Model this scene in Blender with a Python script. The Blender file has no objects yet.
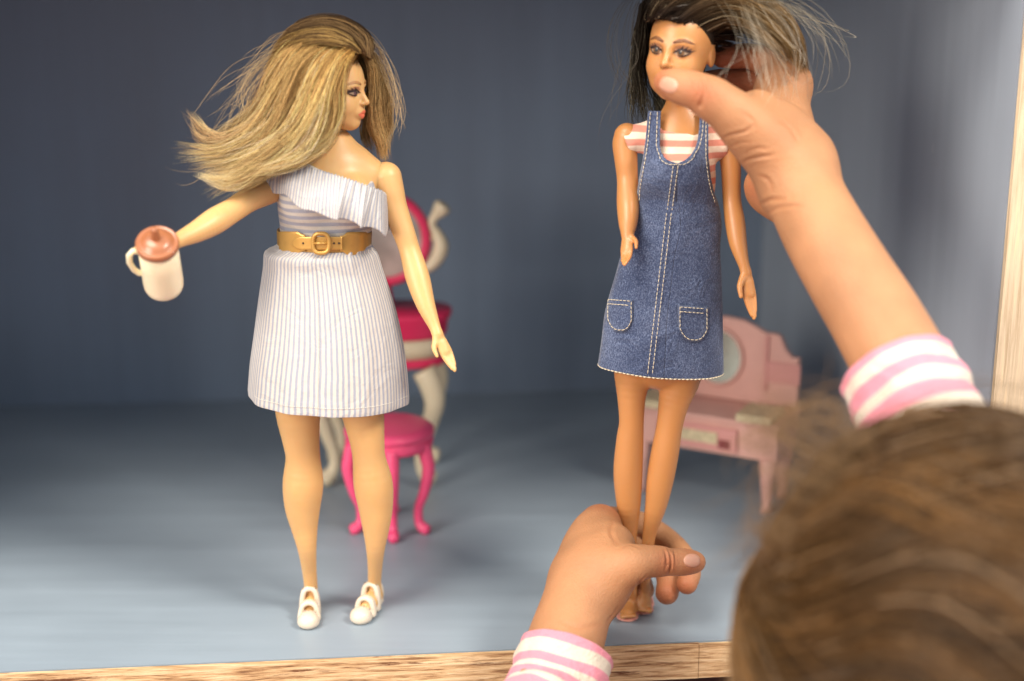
import bpy, math, random
import numpy as np
from mathutils import Vector, Matrix
from mathutils.bvhtree import BVHTree
random.seed(7); rng = np.random.default_rng(7)
S = bpy.context.scene; COL = S.collection
R = math.radians
# ---------------------------------------------------------------- camera
F = 1500.0
CAM = Vector((0, 0, 0.33))
PITCH, ROLL = 15.0, 0.0
MC = Matrix.Rotation(R(90 - PITCH), 3, 'X') @ Matrix.Rotation(R(ROLL), 3, 'Z')
cd = bpy.data.cameras.new('camera'); cam = bpy.data.objects.new('camera', cd); COL.objects.link(cam)
cam.matrix_world = Matrix.Translation(CAM) @ MC.to_4x4()
cd.sensor_width = 36.0; cd.lens = 36.0 * F / 1024; cd.clip_start = 0.01; cd.clip_end = 100
cd.dof.use_dof = True; cd.dof.focus_distance = 0.705; cd.dof.aperture_fstop = 3.9
S.camera = cam
def P(px, py, Y):
    d = MC @ Vector(((px - 512) / F, -(py - 340.5) / F, -1))
    return CAM + d * (Y / d.y)
def PX(p):                       # metres per pixel at a point
    return -((MC.transposed() @ (Vector(p) - CAM)).z) / F
# ---------------------------------------------------------------- objects
def link(o, parent=None):
    COL.objects.link(o)
    if parent is not None:
        o.parent = parent; o.matrix_parent_inverse = Matrix.Translation(-parent.location) if parent.type == 'EMPTY' and parent.parent is None else Matrix()
    return o
def tag(o, label=None, cat=None, group=None, kind=None):
    if label: o['label'] = label
    if cat: o['category'] = cat
    if group: o['group'] = group
    if kind: o['kind'] = kind
    return o
def thing(name, label, cat, loc):
    o = bpy.data.objects.new(name, None); o.empty_display_size = .02; o.location = loc; COL.objects.link(o)
    return tag(o, label, cat)
def mesh_obj(name, V, faces, mats, parent=None, smooth=True, cols=None, uvs=None, midx=None):
    """V (n,3) array, faces: list of int arrays (n,k)"""
    me = bpy.data.meshes.new(name)
    V = np.asarray(V, dtype=np.float32)
    if not isinstance(faces, list) or (len(faces) and not isinstance(faces[0], np.ndarray)): faces = [np.asarray(faces)]
    me.vertices.add(len(V)); me.vertices.foreach_set('co', V.ravel())
    faces = [f for f in faces if f.size]
    loops = np.concatenate([f.ravel() for f in faces]).astype(np.int32)
    tot = np.concatenate([np.full(len(f), f.shape[1]) for f in faces]).astype(np.int32)
    st = np.concatenate([[0], np.cumsum(tot)[:-1]]).astype(np.int32)
    me.loops.add(len(loops)); me.loops.foreach_set('vertex_index', loops)
    me.polygons.add(len(tot)); me.polygons.foreach_set('loop_start', st); me.polygons.foreach_set('loop_total', tot)
    if midx is not None: me.polygons.foreach_set('material_index', np.asarray(midx, np.int32))
    me.update(calc_edges=True); me.validate()
    me.polygons.foreach_set('use_smooth', np.full(len(me.polygons), smooth))
    if cols is not None:
        a = me.color_attributes.new('Col', 'FLOAT_COLOR', 'POINT')
        c = np.ones((len(V), 4), np.float32); c[:, :3] = cols; a.data.foreach_set('color', c.ravel())
    if uvs is not None:
        uv = me.uv_layers.new(name='UVMap'); uv.data.foreach_set('uv', np.asarray(uvs, np.float32)[loops].ravel())
    if not isinstance(mats, (list, tuple)): mats = [mats]
    for m in mats: me.materials.append(m)
    o = bpy.data.objects.new(name, me)
    return link(o, parent)
class MB:                                        # gathers simple solids into one mesh
    def __init__(s): s.V = []; s.F = {}; s.n = 0
    def add(s, V, Fs):
        V = np.asarray(V, float); Fs = np.asarray(Fs, int)
        s.F.setdefault(Fs.shape[1], []).append(Fs + s.n); s.V.append(V); s.n += len(V); return s
    def build(s, name, mat, parent=None, smooth=True, bevel=0, sub=0, M=None):
        V = np.concatenate(s.V)
        if M is not None: V = V @ np.array(M.to_3x3()).T + np.array(M.translation)
        o = mesh_obj(name, V, [np.concatenate(f) for f in s.F.values()], mat, parent, smooth)
        if bevel:
            m = o.modifiers.new('bevel', 'BEVEL'); m.width = bevel; m.segments = 3; m.limit_method = 'ANGLE'
        if sub: m = o.modifiers.new('sub', 'SUBSURF'); m.levels = sub; m.render_levels = sub
        return o
    def box(s, a, b):
        (x0, y0, z0), (x1, y1, z1) = a, b
        V = [(x, y, z) for z in (z0, z1) for y in (y0, y1) for x in (x0, x1)]
        return s.add(V, [(0, 2, 3, 1), (4, 5, 7, 6), (0, 1, 5, 4), (2, 6, 7, 3), (0, 4, 6, 2), (1, 3, 7, 5)])
    def prism(s, pts, y0, y1):                   # outline in x,z extruded along y
        n = len(pts); V = [(x, y0, z) for x, z in pts] + [(x, y1, z) for x, z in pts]
        s.add(V, [(i, (i + 1) % n, n + (i + 1) % n, n + i) for i in range(n)])
        s.F.setdefault(n, []).append(np.array([list(range(n))[::-1]]) + s.n - 2 * n)
        s.F.setdefault(n, []).append(np.array([list(range(n, 2 * n))]) + s.n - 2 * n)
        return s
    def lathe(s, prof, c=(0, 0, 0), seg=40, sx=1, sy=1):   # prof: (r,z)
        V = []; 
        for r, z in prof:
            for i in range(seg):
                a = 2 * math.pi * i / seg; V.append((c[0] + r * sx * math.cos(a), c[1] + r * sy * math.sin(a), c[2] + z))
        Fs = [(j * seg + i, j * seg + (i + 1) % seg, (j + 1) * seg + (i + 1) % seg, (j + 1) * seg + i) for j in range(len(prof) - 1) for i in range(seg)]
        return s.add(V, Fs)
    def tube(s, pts, rad, seg=10, closed=False, flat=1.0, up=None):
        pts = [Vector(p) for p in pts]; n = len(pts); rad = [rad] * n if not hasattr(rad, '__len__') else rad
        V = []; prev = None
        for i, p in enumerate(pts):
            t = (pts[(i + 1) % n] - pts[i - 1]) if closed else (pts[min(i + 1, n - 1)] - pts[max(i - 1, 0)])
            t.normalize()
            if prev is None:
                u = Vector(up) if up else (Vector((0, 0, 1)) if abs(t.z) < .9 else Vector((0, 1, 0)))
            else: u = prev
            u = (u - t * u.dot(t)).normalized(); prev = u; w = t.cross(u)
            for k in range(seg):
                a = 2 * math.pi * k / seg; V.append(p + u * math.cos(a) * rad[i] + w * math.sin(a) * rad[i] * flat)
        m = n if closed else n - 1
        Fs = [(j * seg + i, j * seg + (i + 1) % seg, ((j + 1) % n) * seg + (i + 1) % seg, ((j + 1) % n) * seg + i) for j in range(m) for i in range(seg)]
        s.add([tuple(v) for v in V], Fs)
        if not closed:
            s.F.setdefault(seg, []).append(np.array([list(range(seg))[::-1]]) + s.n - seg * n)
            s.F.setdefault(seg, []).append(np.array([list(range(seg * (n - 1), seg * n))]) + s.n - seg * n)
        return s
def crom(pts, n):                                # Catmull-Rom resample of (k,d) array to n points
    p = np.asarray(pts, float); k = len(p)
    if k == 2: t = np.linspace(0, 1, n)[:, None]; return p[0] * (1 - t) + p[1] * t
    q = np.vstack([2 * p[0] - p[1], p, 2 * p[-1] - p[-2]])
    t = np.linspace(0, k - 1 - 1e-9, n); i = t.astype(int); f = (t - i)[:, None]
    a, b, c, d = q[i], q[i + 1], q[i + 2], q[i + 3]
    return .5 * ((2 * b) + (-a + c) * f + (2 * a - 5 * b + 4 * c - d) * f**2 + (-a + 3 * b - 3 * c + d) * f**3)
# ---------------------------------------------------------------- signed distance modelling
class SDF:
    def __init__(s, lo, hi, h):
        s.h = h; s.lo = np.array(lo, np.float32); s.n = np.ceil((np.array(hi) - np.array(lo)) / h).astype(int) + 1
        s.F = np.full(tuple(s.n), 1.0, np.float32)
    def region(s, lo, hi):
        a = np.clip(np.floor((np.array(lo) - s.lo) / s.h).astype(int), 0, s.n); b = np.clip(np.ceil((np.array(hi) - s.lo) / s.h).astype(int) + 1, 0, s.n)
        if np.any(b <= a): return None
        sl = tuple(slice(i, j) for i, j in zip(a, b))
        g = [(np.arange(a[i], b[i], dtype=np.float32) * s.h + s.lo[i]) for i in range(3)]
        return sl, g[0][:, None, None], g[1][None, :, None], g[2][None, None, :]
    def comb(s, sl, d, k, op='add'):
        A = s.F[sl]
        if op == 'add':
            if k > 0: hh = np.maximum(k - np.abs(A - d), 0) / k; r = np.minimum(A, d) - hh * hh * k * .25
            else: r = np.minimum(A, d)
        else:
            d = -d
            if k > 0: hh = np.maximum(k - np.abs(A - d), 0) / k; r = np.maximum(A, d) + hh * hh * k * .25
            else: r = np.maximum(A, d)
        s.F[sl] = r
    def seg(s, sl, X, Y, Z, a, b, ra, rb, n=None, f=1):
        a = np.array(a, np.float32); b = np.array(b, np.float32)
        ab = b - a
        if n is not None:
            n = np.array(n, np.float32); g = 1 / f - 1
            ab2 = ab + n * (ab @ n) * g
            px, py, pz = X - a[0], Y - a[1], Z - a[2]
            dn = px * n[0] + py * n[1] + pz * n[2]
            px = px + n[0] * dn * g; py = py + n[1] * dn * g; pz = pz + n[2] * dn * g
        else:
            ab2 = ab; px, py, pz = X - a[0], Y - a[1], Z - a[2]
        L = max(float(ab2 @ ab2), 1e-12)
        t = np.clip((px * ab2[0] + py * ab2[1] + pz * ab2[2]) / L, 0, 1)
        d = np.sqrt((px - t * ab2[0])**2 + (py - t * ab2[1])**2 + (pz - t * ab2[2])**2) - (ra + (rb - ra) * t)
        return d * (f if f < 1 else 1)
    def chain(s, pts, rads, k=.002, n=None, f=1, dense=0, op='add', kin=0):
        pts = np.array([tuple(p) for p in pts]); rads = np.asarray(rads, float)
        if dense:
            q = crom(np.hstack([pts, rads[:, None]]), dense); pts = q[:, :3]; rads = q[:, 3]
        m = rads.max() + k * 1.5 + 2 * s.h
        rg = s.region(pts.min(0) - m, pts.max(0) + m)
        if rg is None: return s
        sl, X, Y, Z = rg
        D = np.full(s.F[sl].shape, 1.0, np.float32)
        for i in range(len(pts) - 1):
            mm = max(rads[i], rads[i + 1]) + k * 1.5 + 2 * s.h
            r2 = s.region(np.minimum(pts[i], pts[i + 1]) - mm, np.maximum(pts[i], pts[i + 1]) + mm)
            if r2 is None: continue
            s2, x, y, z = r2
            d = s.seg(s2, x, y, z, pts[i], pts[i + 1], rads[i], rads[i + 1], n, f)
            loc = tuple(slice(q.start - w.start, q.stop - w.start) for q, w in zip(s2, sl))
            if kin > 0:
                A = D[loc]; hh = np.maximum(kin - np.abs(A - d), 0) / kin; D[loc] = np.minimum(A, d) - hh * hh * kin * .25
            else: D[loc] = np.minimum(D[loc], d)
        s.comb(sl, D, k, op); return s
    def ell(s, c, r, k=.002, rot=None, op='add'):
        c = np.array(tuple(c), float); r = np.array(r, float); m = r.max() + k * 1.5 + 2 * s.h
        rg = s.region(c - m, c + m)
        if rg is None: return s
        sl, X, Y, Z = rg
        px, py, pz = X - c[0], Y - c[1], Z - c[2]
        if rot is not None:
            M = np.array(rot)           # columns: local axes in world
            px, py, pz = [px * M[0, i] + py * M[1, i] + pz * M[2, i] for i in range(3)]
        k0 = np.sqrt((px / r[0])**2 + (py / r[1])**2 + (pz / r[2])**2); k1 = np.sqrt((px / r[0]**2)**2 + (py / r[1]**2)**2 + (pz / r[2]**2)**2)
        s.comb(sl, (k0 * (k0 - 1) / np.maximum(k1, 1e-9)).astype(np.float32), k, op); return s
    def cut(s, p, n, k=0.0):                       # removes the side n points to
        p = np.array(tuple(p), float); n = np.array(n, float); n /= np.linalg.norm(n)
        sl, X, Y, Z = s.region(s.lo, s.lo + s.n * s.h)
        d = ((X - p[0]) * n[0] + (Y - p[1]) * n[1] + (Z - p[2]) * n[2]).astype(np.float32)
        s.comb(sl, -d, k, 'sub'); return s
    def mesh(s):
        Fd = s.F; I = Fd < 0; nx, ny, nz = Fd.shape
        acc = np.zeros((nx - 1, ny - 1, nz - 1, 3), np.float32) if False else None
        c = np.zeros((nx - 1, ny - 1, nz - 1), np.int8)
        for dx in (0, 1):
            for dy in (0, 1):
                for dz in (0, 1): c += I[dx:nx - 1 + dx, dy:ny - 1 + dy, dz:nz - 1 + dz]
        ci = np.argwhere((c > 0) & (c < 8)); N = len(ci)
        idx = np.full(c.shape, -1, np.int32); idx[tuple(ci.T)] = np.arange(N)
        pos = np.zeros((N, 3)); cnt = np.zeros(N)
        corners = [(a, b, d) for a in (0, 1) for b in (0, 1) for d in (0, 1)]
        for p in corners:
            for ax in range(3):
                if p[ax] == 0:
                    q = list(p); q[ax] = 1
                    fa = Fd[ci[:, 0] + p[0], ci[:, 1] + p[1], ci[:, 2] + p[2]]; fb = Fd[ci[:, 0] + q[0], ci[:, 1] + q[1], ci[:, 2] + q[2]]
                    m = (fa < 0) != (fb < 0); t = np.where(m, fa / np.where(m, fa - fb, 1), 0)
                    w = np.array(p, float)[None].repeat(N, 0); w[:, ax] = t
                    pos += w * m[:, None]; cnt += m
        V = (ci + pos / cnt[:, None]) * s.h + s.lo
        quads = []
        for ax in range(3):
            o1, o2 = (ax + 1) % 3, (ax + 2) % 3
            A = I; 
            sa = [slice(None)] * 3; sb = [slice(None)] * 3; sa[ax] = slice(0, -1); sb[ax] = slice(1, None)
            a = A[tuple(sa)]; b = A[tuple(sb)]
            e = np.argwhere(a != b); 
            e = e[(e[:, o1] > 0) & (e[:, o2] > 0) & (e[:, o1] < Fd.shape[o1] - 1) & (e[:, o2] < Fd.shape[o2] - 1)]
            ins = a[tuple(e.T)]
            def cell(d1, d2):
                f = e.copy(); f[:, o1] -= d1; f[:, o2] -= d2; return idx[tuple(f.T)]
            q = np.stack([cell(0, 0), cell(1, 0), cell(1, 1), cell(0, 1)], 1)
            q[~ins] = q[~ins][:, ::-1]
            quads.append(q)
        return V, np.concatenate(quads)
def smooth_mesh(V, Q, it=2, lam=.5):
    n = len(V)
    for _ in range(it):
        acc = np.zeros_like(V); cnt = np.zeros(n)
        for i in range(4):
            a, b = Q[:, i], Q[:, (i + 1) % 4]
            for c in range(3): acc[:, c] += np.bincount(a, V[b, c], n) + np.bincount(b, V[a, c], n)
            cnt += np.bincount(a, minlength=n) + np.bincount(b, minlength=n)
        V = V + lam * (acc / np.maximum(cnt, 1)[:, None] - V)
    return V
def merge(parts):
    V = []; Q = []; n = 0
    for v, q in parts: V.append(v); Q.append(q + n); n += len(v)
    return np.concatenate(V), np.concatenate(Q)
# ---------------------------------------------------------------- materials
def mat(name, color, rough=.5, spec=.5, sss=0, sssr=(1, .4, .2), ssscale=.002, noise=0, nscale=200, bump=0, bscale=400, coat=0, metal=0, sheen=0, trans=0, vcol=False):
    m = bpy.data.materials.new(name); m.use_nodes = True; nt = m.node_tree; b = nt.nodes['Principled BSDF']
    b.inputs['Base Color'].default_value = (*color, 1); b.inputs['Roughness'].default_value = rough; b.inputs['Specular IOR Level'].default_value = spec
    b.inputs['Metallic'].default_value = metal; b.inputs['Coat Weight'].default_value = coat; b.inputs['Coat Roughness'].default_value = .15
    if sheen: b.inputs['Sheen Weight'].default_value = sheen; b.inputs['Sheen Roughness'].default_value = .5
    if sss:
        b.inputs['Subsurface Weight'].default_value = sss; b.inputs['Subsurface Radius'].default_value = sssr; b.inputs['Subsurface Scale'].default_value = ssscale
    tc = nt.nodes.new('ShaderNodeTexCoord'); col = None
    if vcol:
        at = nt.nodes.new('ShaderNodeAttribute'); at.attribute_name = 'Col'
        mx = nt.nodes.new('ShaderNodeMix'); mx.data_type = 'RGBA'; mx.blend_type = 'MULTIPLY'; mx.inputs[0].default_value = 1
        mx.inputs[6].default_value = (*color, 1); nt.links.new(at.outputs['Color'], mx.inputs[7]); col = mx.outputs[2]
    if noise:
        n = nt.nodes.new('ShaderNodeTexNoise'); n.inputs['Scale'].default_value = nscale; n.inputs['Detail'].default_value = 5; nt.links.new(tc.outputs['Object'], n.inputs['Vector'])
        mr = nt.nodes.new('ShaderNodeMapRange'); mr.inputs[3].default_value = 1 - noise; mr.inputs[4].default_value = 1 + noise; mr.inputs[1].default_value = .25; mr.inputs[2].default_value = .75
        nt.links.new(n.outputs['Fac'], mr.inputs[0])
        mx = nt.nodes.new('ShaderNodeVectorMath'); mx.operation = 'SCALE'; mx.inputs[0].default_value = color
        if col: nt.links.new(col, mx.inputs[0])
        nt.links.new(mr.outputs[0], mx.inputs['Scale']); col = mx.outputs[0]
    if col: nt.links.new(col, b.inputs['Base Color'])
    if bump:
        n = nt.nodes.new('ShaderNodeTexNoise'); n.inputs['Scale'].default_value = bscale; n.inputs['Detail'].default_value = 4; nt.links.new(tc.outputs['Object'], n.inputs['Vector'])
        bp = nt.nodes.new('ShaderNodeBump'); bp.inputs['Strength'].default_value = bump; bp.inputs['Distance'].default_value = .0004
        nt.links.new(n.outputs['Fac'], bp.inputs['Height']); nt.links.new(bp.outputs[0], b.inputs['Normal'])
    return m
def nodes(m): return m.node_tree, m.node_tree.nodes['Principled BSDF']
def crease_bump(nt, b, prev, scale=70, dist=.0022, strength=.6):
    N = nt.nodes; L = nt.links; tc = N.new('ShaderNodeTexCoord'); n = N.new('ShaderNodeTexNoise'); n.inputs['Scale'].default_value = scale; n.inputs['Detail'].default_value = 3; n.inputs['Roughness'].default_value = .55; n.inputs['Distortion'].default_value = 1.2; L.new(tc.outputs['Object'], n.inputs[0])
    bp = N.new('ShaderNodeBump'); bp.inputs['Strength'].default_value = strength; bp.inputs['Distance'].default_value = dist; L.new(n.outputs[0], bp.inputs['Height']); L.new(prev, bp.inputs['Normal']); L.new(bp.outputs[0], b.inputs['Normal'])
def stripe_mat(name, c1, c2, count, axis=0, duty=.5, soft=.06, rough=.85, wob=.0, weave=3000, wb=(.35, .0003), cr_=(70, .0018, .5)):
    m = mat(name, c1, rough, .2, sheen=.2); nt, b = nodes(m); N = nt.nodes; L = nt.links
    uv = N.new('ShaderNodeUVMap'); sep = N.new('ShaderNodeSeparateXYZ'); L.new(uv.outputs[0], sep.inputs[0])
    mu = N.new('ShaderNodeMath'); mu.operation = 'MULTIPLY'; mu.inputs[1].default_value = count; L.new(sep.outputs[axis], mu.inputs[0])
    src = mu.outputs[0]
    if wob:
        n = N.new('ShaderNodeTexNoise'); n.inputs['Scale'].default_value = 6; L.new(uv.outputs[0], n.inputs[0])
        ma = N.new('ShaderNodeMath'); ma.operation = 'MULTIPLY_ADD'; ma.inputs[1].default_value = wob; L.new(n.outputs[0], ma.inputs[0]); L.new(src, ma.inputs[2]); src = ma.outputs[0]
    fr = N.new('ShaderNodeMath'); fr.operation = 'PINGPONG'; fr.inputs[1].default_value = .5; L.new(src, fr.inputs[0])
    mr = N.new('ShaderNodeMapRange'); mr.interpolation_type = 'SMOOTHSTEP'; mr.inputs[1].default_value = duty * .5 - soft; mr.inputs[2].default_value = duty * .5 + soft; L.new(fr.outputs[0], mr.inputs[0])
    mx = N.new('ShaderNodeMix'); mx.data_type = 'RGBA'; mx.inputs[6].default_value = (*c1, 1); mx.inputs[7].default_value = (*c2, 1); L.new(mr.outputs[0], mx.inputs[0])
    tc = N.new('ShaderNodeTexCoord'); n2 = N.new('ShaderNodeTexNoise'); n2.inputs['Scale'].default_value = weave; n2.inputs['Detail'].default_value = 2; L.new(tc.outputs['Object'], n2.inputs[0])
    m2 = N.new('ShaderNodeMapRange'); m2.inputs[3].default_value = .88; m2.inputs[4].default_value = 1.1; L.new(n2.outputs[0], m2.inputs[0])
    vm = N.new('ShaderNodeVectorMath'); vm.operation = 'SCALE'; L.new(mx.outputs[2], vm.inputs[0]); L.new(m2.outputs[0], vm.inputs['Scale']); L.new(vm.outputs[0], b.inputs['Base Color'])
    bp = N.new('ShaderNodeBump'); bp.inputs['Strength'].default_value = wb[0]; bp.inputs['Distance'].default_value = wb[1]; L.new(n2.outputs[0], bp.inputs['Height']); crease_bump(nt, b, bp.outputs[0], *cr_)
    return m
def hair_mat(name, rough=.32, spec=.3):
    m = mat(name, (1, 1, 1), rough, spec, vcol=True); nt, b = nodes(m)
    tr = nt.nodes.new('ShaderNodeBsdfTranslucent'); at = [n for n in nt.nodes if n.type == 'ATTRIBUTE'][0]; nt.links.new(at.outputs['Color'], tr.inputs[0])
    ms = nt.nodes.new('ShaderNodeMixShader'); ms.inputs[0].default_value = .3; out = [n for n in nt.nodes if n.type == 'OUTPUT_MATERIAL'][0]
    nt.links.new(b.outputs[0], ms.inputs[1]); nt.links.new(tr.outputs[0], ms.inputs[2]); nt.links.new(ms.outputs[0], out.inputs[0]); return m
def paint_mat(name, color, rough=.38, streak=(60, 60, 3), amp=1.0):
    m = mat(name, color, rough, .5); nt, b = nodes(m); N = nt.nodes; L = nt.links
    tc = N.new('ShaderNodeTexCoord'); mp = N.new('ShaderNodeMapping'); mp.inputs['Scale'].default_value = streak; L.new(tc.outputs['Object'], mp.inputs[0])
    n = N.new('ShaderNodeTexNoise'); n.inputs['Scale'].default_value = 1; n.inputs['Detail'].default_value = 6; n.inputs['Roughness'].default_value = .6; L.new(mp.outputs[0], n.inputs[0])
    n3 = N.new('ShaderNodeTexNoise'); n3.inputs['Scale'].default_value = 9; n3.inputs['Detail'].default_value = 5; L.new(tc.outputs['Object'], n3.inputs[0])
    ad = N.new('ShaderNodeMath'); ad.operation = 'ADD'; L.new(n.outputs[0], ad.inputs[0]); L.new(n3.outputs[0], ad.inputs[1])
    mr = N.new('ShaderNodeMapRange'); mr.inputs[1].default_value = .7; mr.inputs[2].default_value = 1.3; mr.inputs[3].default_value = 1 - .18 * amp; mr.inputs[4].default_value = 1 + .15 * amp; L.new(ad.outputs[0], mr.inputs[0])
    vm = N.new('ShaderNodeVectorMath'); vm.operation = 'SCALE'; vm.inputs[0].default_value = color; L.new(mr.outputs[0], vm.inputs['Scale'])
    # scuffs: pale fine scratches and specks
    wv = N.new('ShaderNodeTexNoise'); wv.inputs['Scale'].default_value = 22; wv.inputs['Detail'].default_value = 9; wv.inputs['Distortion'].default_value = 2.5; L.new(tc.outputs['Object'], wv.inputs[0])
    r2 = N.new('ShaderNodeMapRange'); r2.inputs[1].default_value = .72; r2.inputs[2].default_value = .80; r2.inputs[4].default_value = .5; L.new(wv.outputs[0], r2.inputs[0])
    mx = N.new('ShaderNodeMix'); mx.data_type = 'RGBA'; mx.inputs[7].default_value = (color[0] * 1.7 + .03, color[1] * 1.5 + .03, color[2] * 1.3 + .02, 1); L.new(vm.outputs[0], mx.inputs[6]); L.new(r2.outputs[0], mx.inputs[0])
    L.new(mx.outputs[2], b.inputs['Base Color'])
    rr = N.new('ShaderNodeMapRange'); rr.inputs[1].default_value = .7; rr.inputs[2].default_value = 1.3; rr.inputs[3].default_value = rough - .08; rr.inputs[4].default_value = rough + .12; L.new(ad.outputs[0], rr.inputs[0]); L.new(rr.outputs[0], b.inputs['Roughness'])
    bp = N.new('ShaderNodeBump'); bp.inputs['Strength'].default_value = .3 * amp; bp.inputs['Distance'].default_value = .0012; L.new(n.outputs[0], bp.inputs['Height']); L.new(bp.outputs[0], b.inputs['Normal'])
    return m
def ply_mat(name, axis='x'):                    # rough sawn plywood edge, dark torn streaks along its length
    m = mat(name, (.62, .42, .23), .75, .25); nt, b = nodes(m); N = nt.nodes; L = nt.links
    tc = N.new('ShaderNodeTexCoord'); mp = N.new('ShaderNodeMapping'); mp.inputs['Scale'].default_value = (22, 300, 620) if axis == 'x' else (620, 300, 22); L.new(tc.outputs['Object'], mp.inputs[0])
    n = N.new('ShaderNodeTexNoise'); n.inputs['Scale'].default_value = 1; n.inputs['Detail'].default_value = 7; n.inputs['Roughness'].default_value = .68; n.inputs['Distortion'].default_value = .4; L.new(mp.outputs[0], n.inputs[0])
    cr = N.new('ShaderNodeValToRGB'); e = cr.color_ramp.elements; e[0].position = .33; e[0].color = (.16, .07, .035, 1); e[1].position = .66; e[1].color = (.80, .60, .37, 1)
    x = e.new(.43); x.color = (.46, .27, .13, 1); x = e.new(.52); x.color = (.66, .44, .24, 1); L.new(n.outputs[0], cr.inputs[0])
    if axis != 'x':
        e[0].color = (.46, .33, .20, 1); e[1].color = (.80, .68, .50, 1); e[2].color = (.66, .52, .36, 1); e[1].color = (.58, .44, .29, 1)
    mq = N.new('ShaderNodeMapping'); mq.inputs['Scale'].default_value = (11, 100, 210) if axis == 'x' else (210, 100, 11); L.new(tc.outputs['Object'], mq.inputs[0])
    nq = N.new('ShaderNodeTexNoise'); nq.inputs['Scale'].default_value = 1; nq.inputs['Detail'].default_value = 8; nq.inputs['Roughness'].default_value = .75; L.new(mq.outputs[0], nq.inputs[0])
    rq = N.new('ShaderNodeMapRange'); rq.inputs[1].default_value = .56 if axis == 'x' else .66; rq.inputs[2].default_value = .63 if axis == 'x' else .72; L.new(nq.outputs[0], rq.inputs[0])
    mz = N.new('ShaderNodeMix'); mz.data_type = 'RGBA'; mz.inputs[7].default_value = (.13, .045, .02, 1); L.new(cr.outputs[0], mz.inputs[6]); L.new(rq.outputs[0], mz.inputs[0])
    L.new(mz.outputs[2], b.inputs['Base Color'])
    bp = N.new('ShaderNodeBump'); bp.inputs['Strength'].default_value = .8; bp.inputs['Distance'].default_value = .001; L.new(n.outputs[0], bp.inputs['Height']); L.new(bp.outputs[0], b.inputs['Normal'])
    return m
# ---------------------------------------------------------------- hair strands
def strands(name, paths, r0, r1, cols, m, parent, cap=True):
    """paths (M,N,3), cols (M,N,3) or (M,3)"""
    M_, N_, _ = paths.shape
    T = np.gradient(paths, axis=1); T /= np.linalg.norm(T, axis=2, keepdims=True) + 1e-12
    ref = np.array([.3, -.9, .3]); U = np.cross(T, ref); U /= np.linalg.norm(U, axis=2, keepdims=True) + 1e-9; W = np.cross(T, U)
    t = np.linspace(0, 1, N_)[None, :, None]; r0 = np.broadcast_to(np.asarray(r0, float), (M_,))[:, None, None]
    rad = r0 * (1 - t) + r1 * t
    rad = rad * np.where(t > .85, np.maximum((1 - t) / .15, .15), 1)
    ring = [paths + rad * (U * math.cos(a) + W * math.sin(a)) for a in (0, 2 * math.pi / 3, 4 * math.pi / 3)]
    V = np.stack(ring, 2).reshape(-1, 3)
    base = (np.arange(M_)[:, None] * N_ + np.arange(N_ - 1)[None]).reshape(-1) * 3
    fs = []
    for k in range(3):
        k2 = (k + 1) % 3; fs.append(np.stack([base + k, base + k2, base + 3 + k2, base + 3 + k], 1))
    if cols.ndim == 2: cols = np.repeat(cols[:, None], N_, 1)
    C = np.repeat(cols.reshape(-1, 3), 3, 0)
    return mesh_obj(name, V, [np.concatenate(fs)], m, parent, True, cols=C)
def sheet(guides, n, N_=16, thick=.004, clump=.5, K=14, wav=.0006, fly=.0, cut=(.75, 1.0), bias=None, frizz=0.0003):
    """guides: lists of 3D points; n strands interpolated between them -> (n,N,3)"""
    G = np.stack([crom(np.array([tuple(p) for p in g]), 24) for g in guides]); ng = len(G)
    s = rng.random(n) * (ng - 1)
    if bias is not None: s = (rng.random(n)**bias) * (ng - 1)
    c = (np.floor(s / (ng - 1) * K) + .5 + rng.normal(0, .12, n)) / K * (ng - 1)
    cid = np.floor(s / (ng - 1) * K).astype(int)
    t = np.linspace(0, 1, N_)[None] * rng.uniform(cut[0], cut[1], n)[:, None]
    cl = clump * np.clip(t * 1.6, 0, 1)
    se = np.clip(s[:, None] * (1 - cl) + c[:, None] * cl, 0, ng - 1 - 1e-6)
    i = se.astype(int); f = se - i; f = f * f * (3 - 2 * f) * .5 + f * .5
    u = t * 23; j = np.minimum(u.astype(int), 22); g = u - j
    def at(ii): return G[ii, j] * (1 - g[..., None]) + G[ii, j + 1] * g[..., None]
    if ng == 1: p = at(np.zeros_like(i))
    else: p = at(i) * (1 - f[..., None]) + at(np.minimum(i + 1, ng - 1)) * f[..., None]
    prof = np.sin(np.clip(.12 + t * .88, 0, 1) * math.pi)**.5 * .8 + .2
    lay = rng.normal(0, .4, n); cly = rng.normal(0, .5, 200)[cid % 200]
    p[..., 1] += (lay[:, None] * .6 + cly[:, None] * .6) * thick * prof
    p[..., 2] += (rng.normal(0, .35, n)[:, None]) * thick * prof * .5
    p[..., 0] += (rng.normal(0, .35, n)[:, None]) * thick * prof * .5
    ph = rng.random((n, 3)) * 6.28 ; fr = rng.uniform(3, 9, (n, 3)); cph = rng.random((400, 3)) * 6.28
    for a in range(3):
        p[..., a] += wav * t * np.sin(fr[:, a:a + 1] * t + ph[:, a:a + 1]) + wav * 1.6 * t * np.sin(5 * t + cph[cid % 400, a][:, None])
        if fly: p[..., a] += fly * t**1.5 * rng.normal(0, 1, n)[:, None]
        if frizz: p[..., a] += frizz * np.cumsum(rng.normal(0, 1, (n, N_)), 1) / math.sqrt(N_)
    return p, cid
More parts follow.
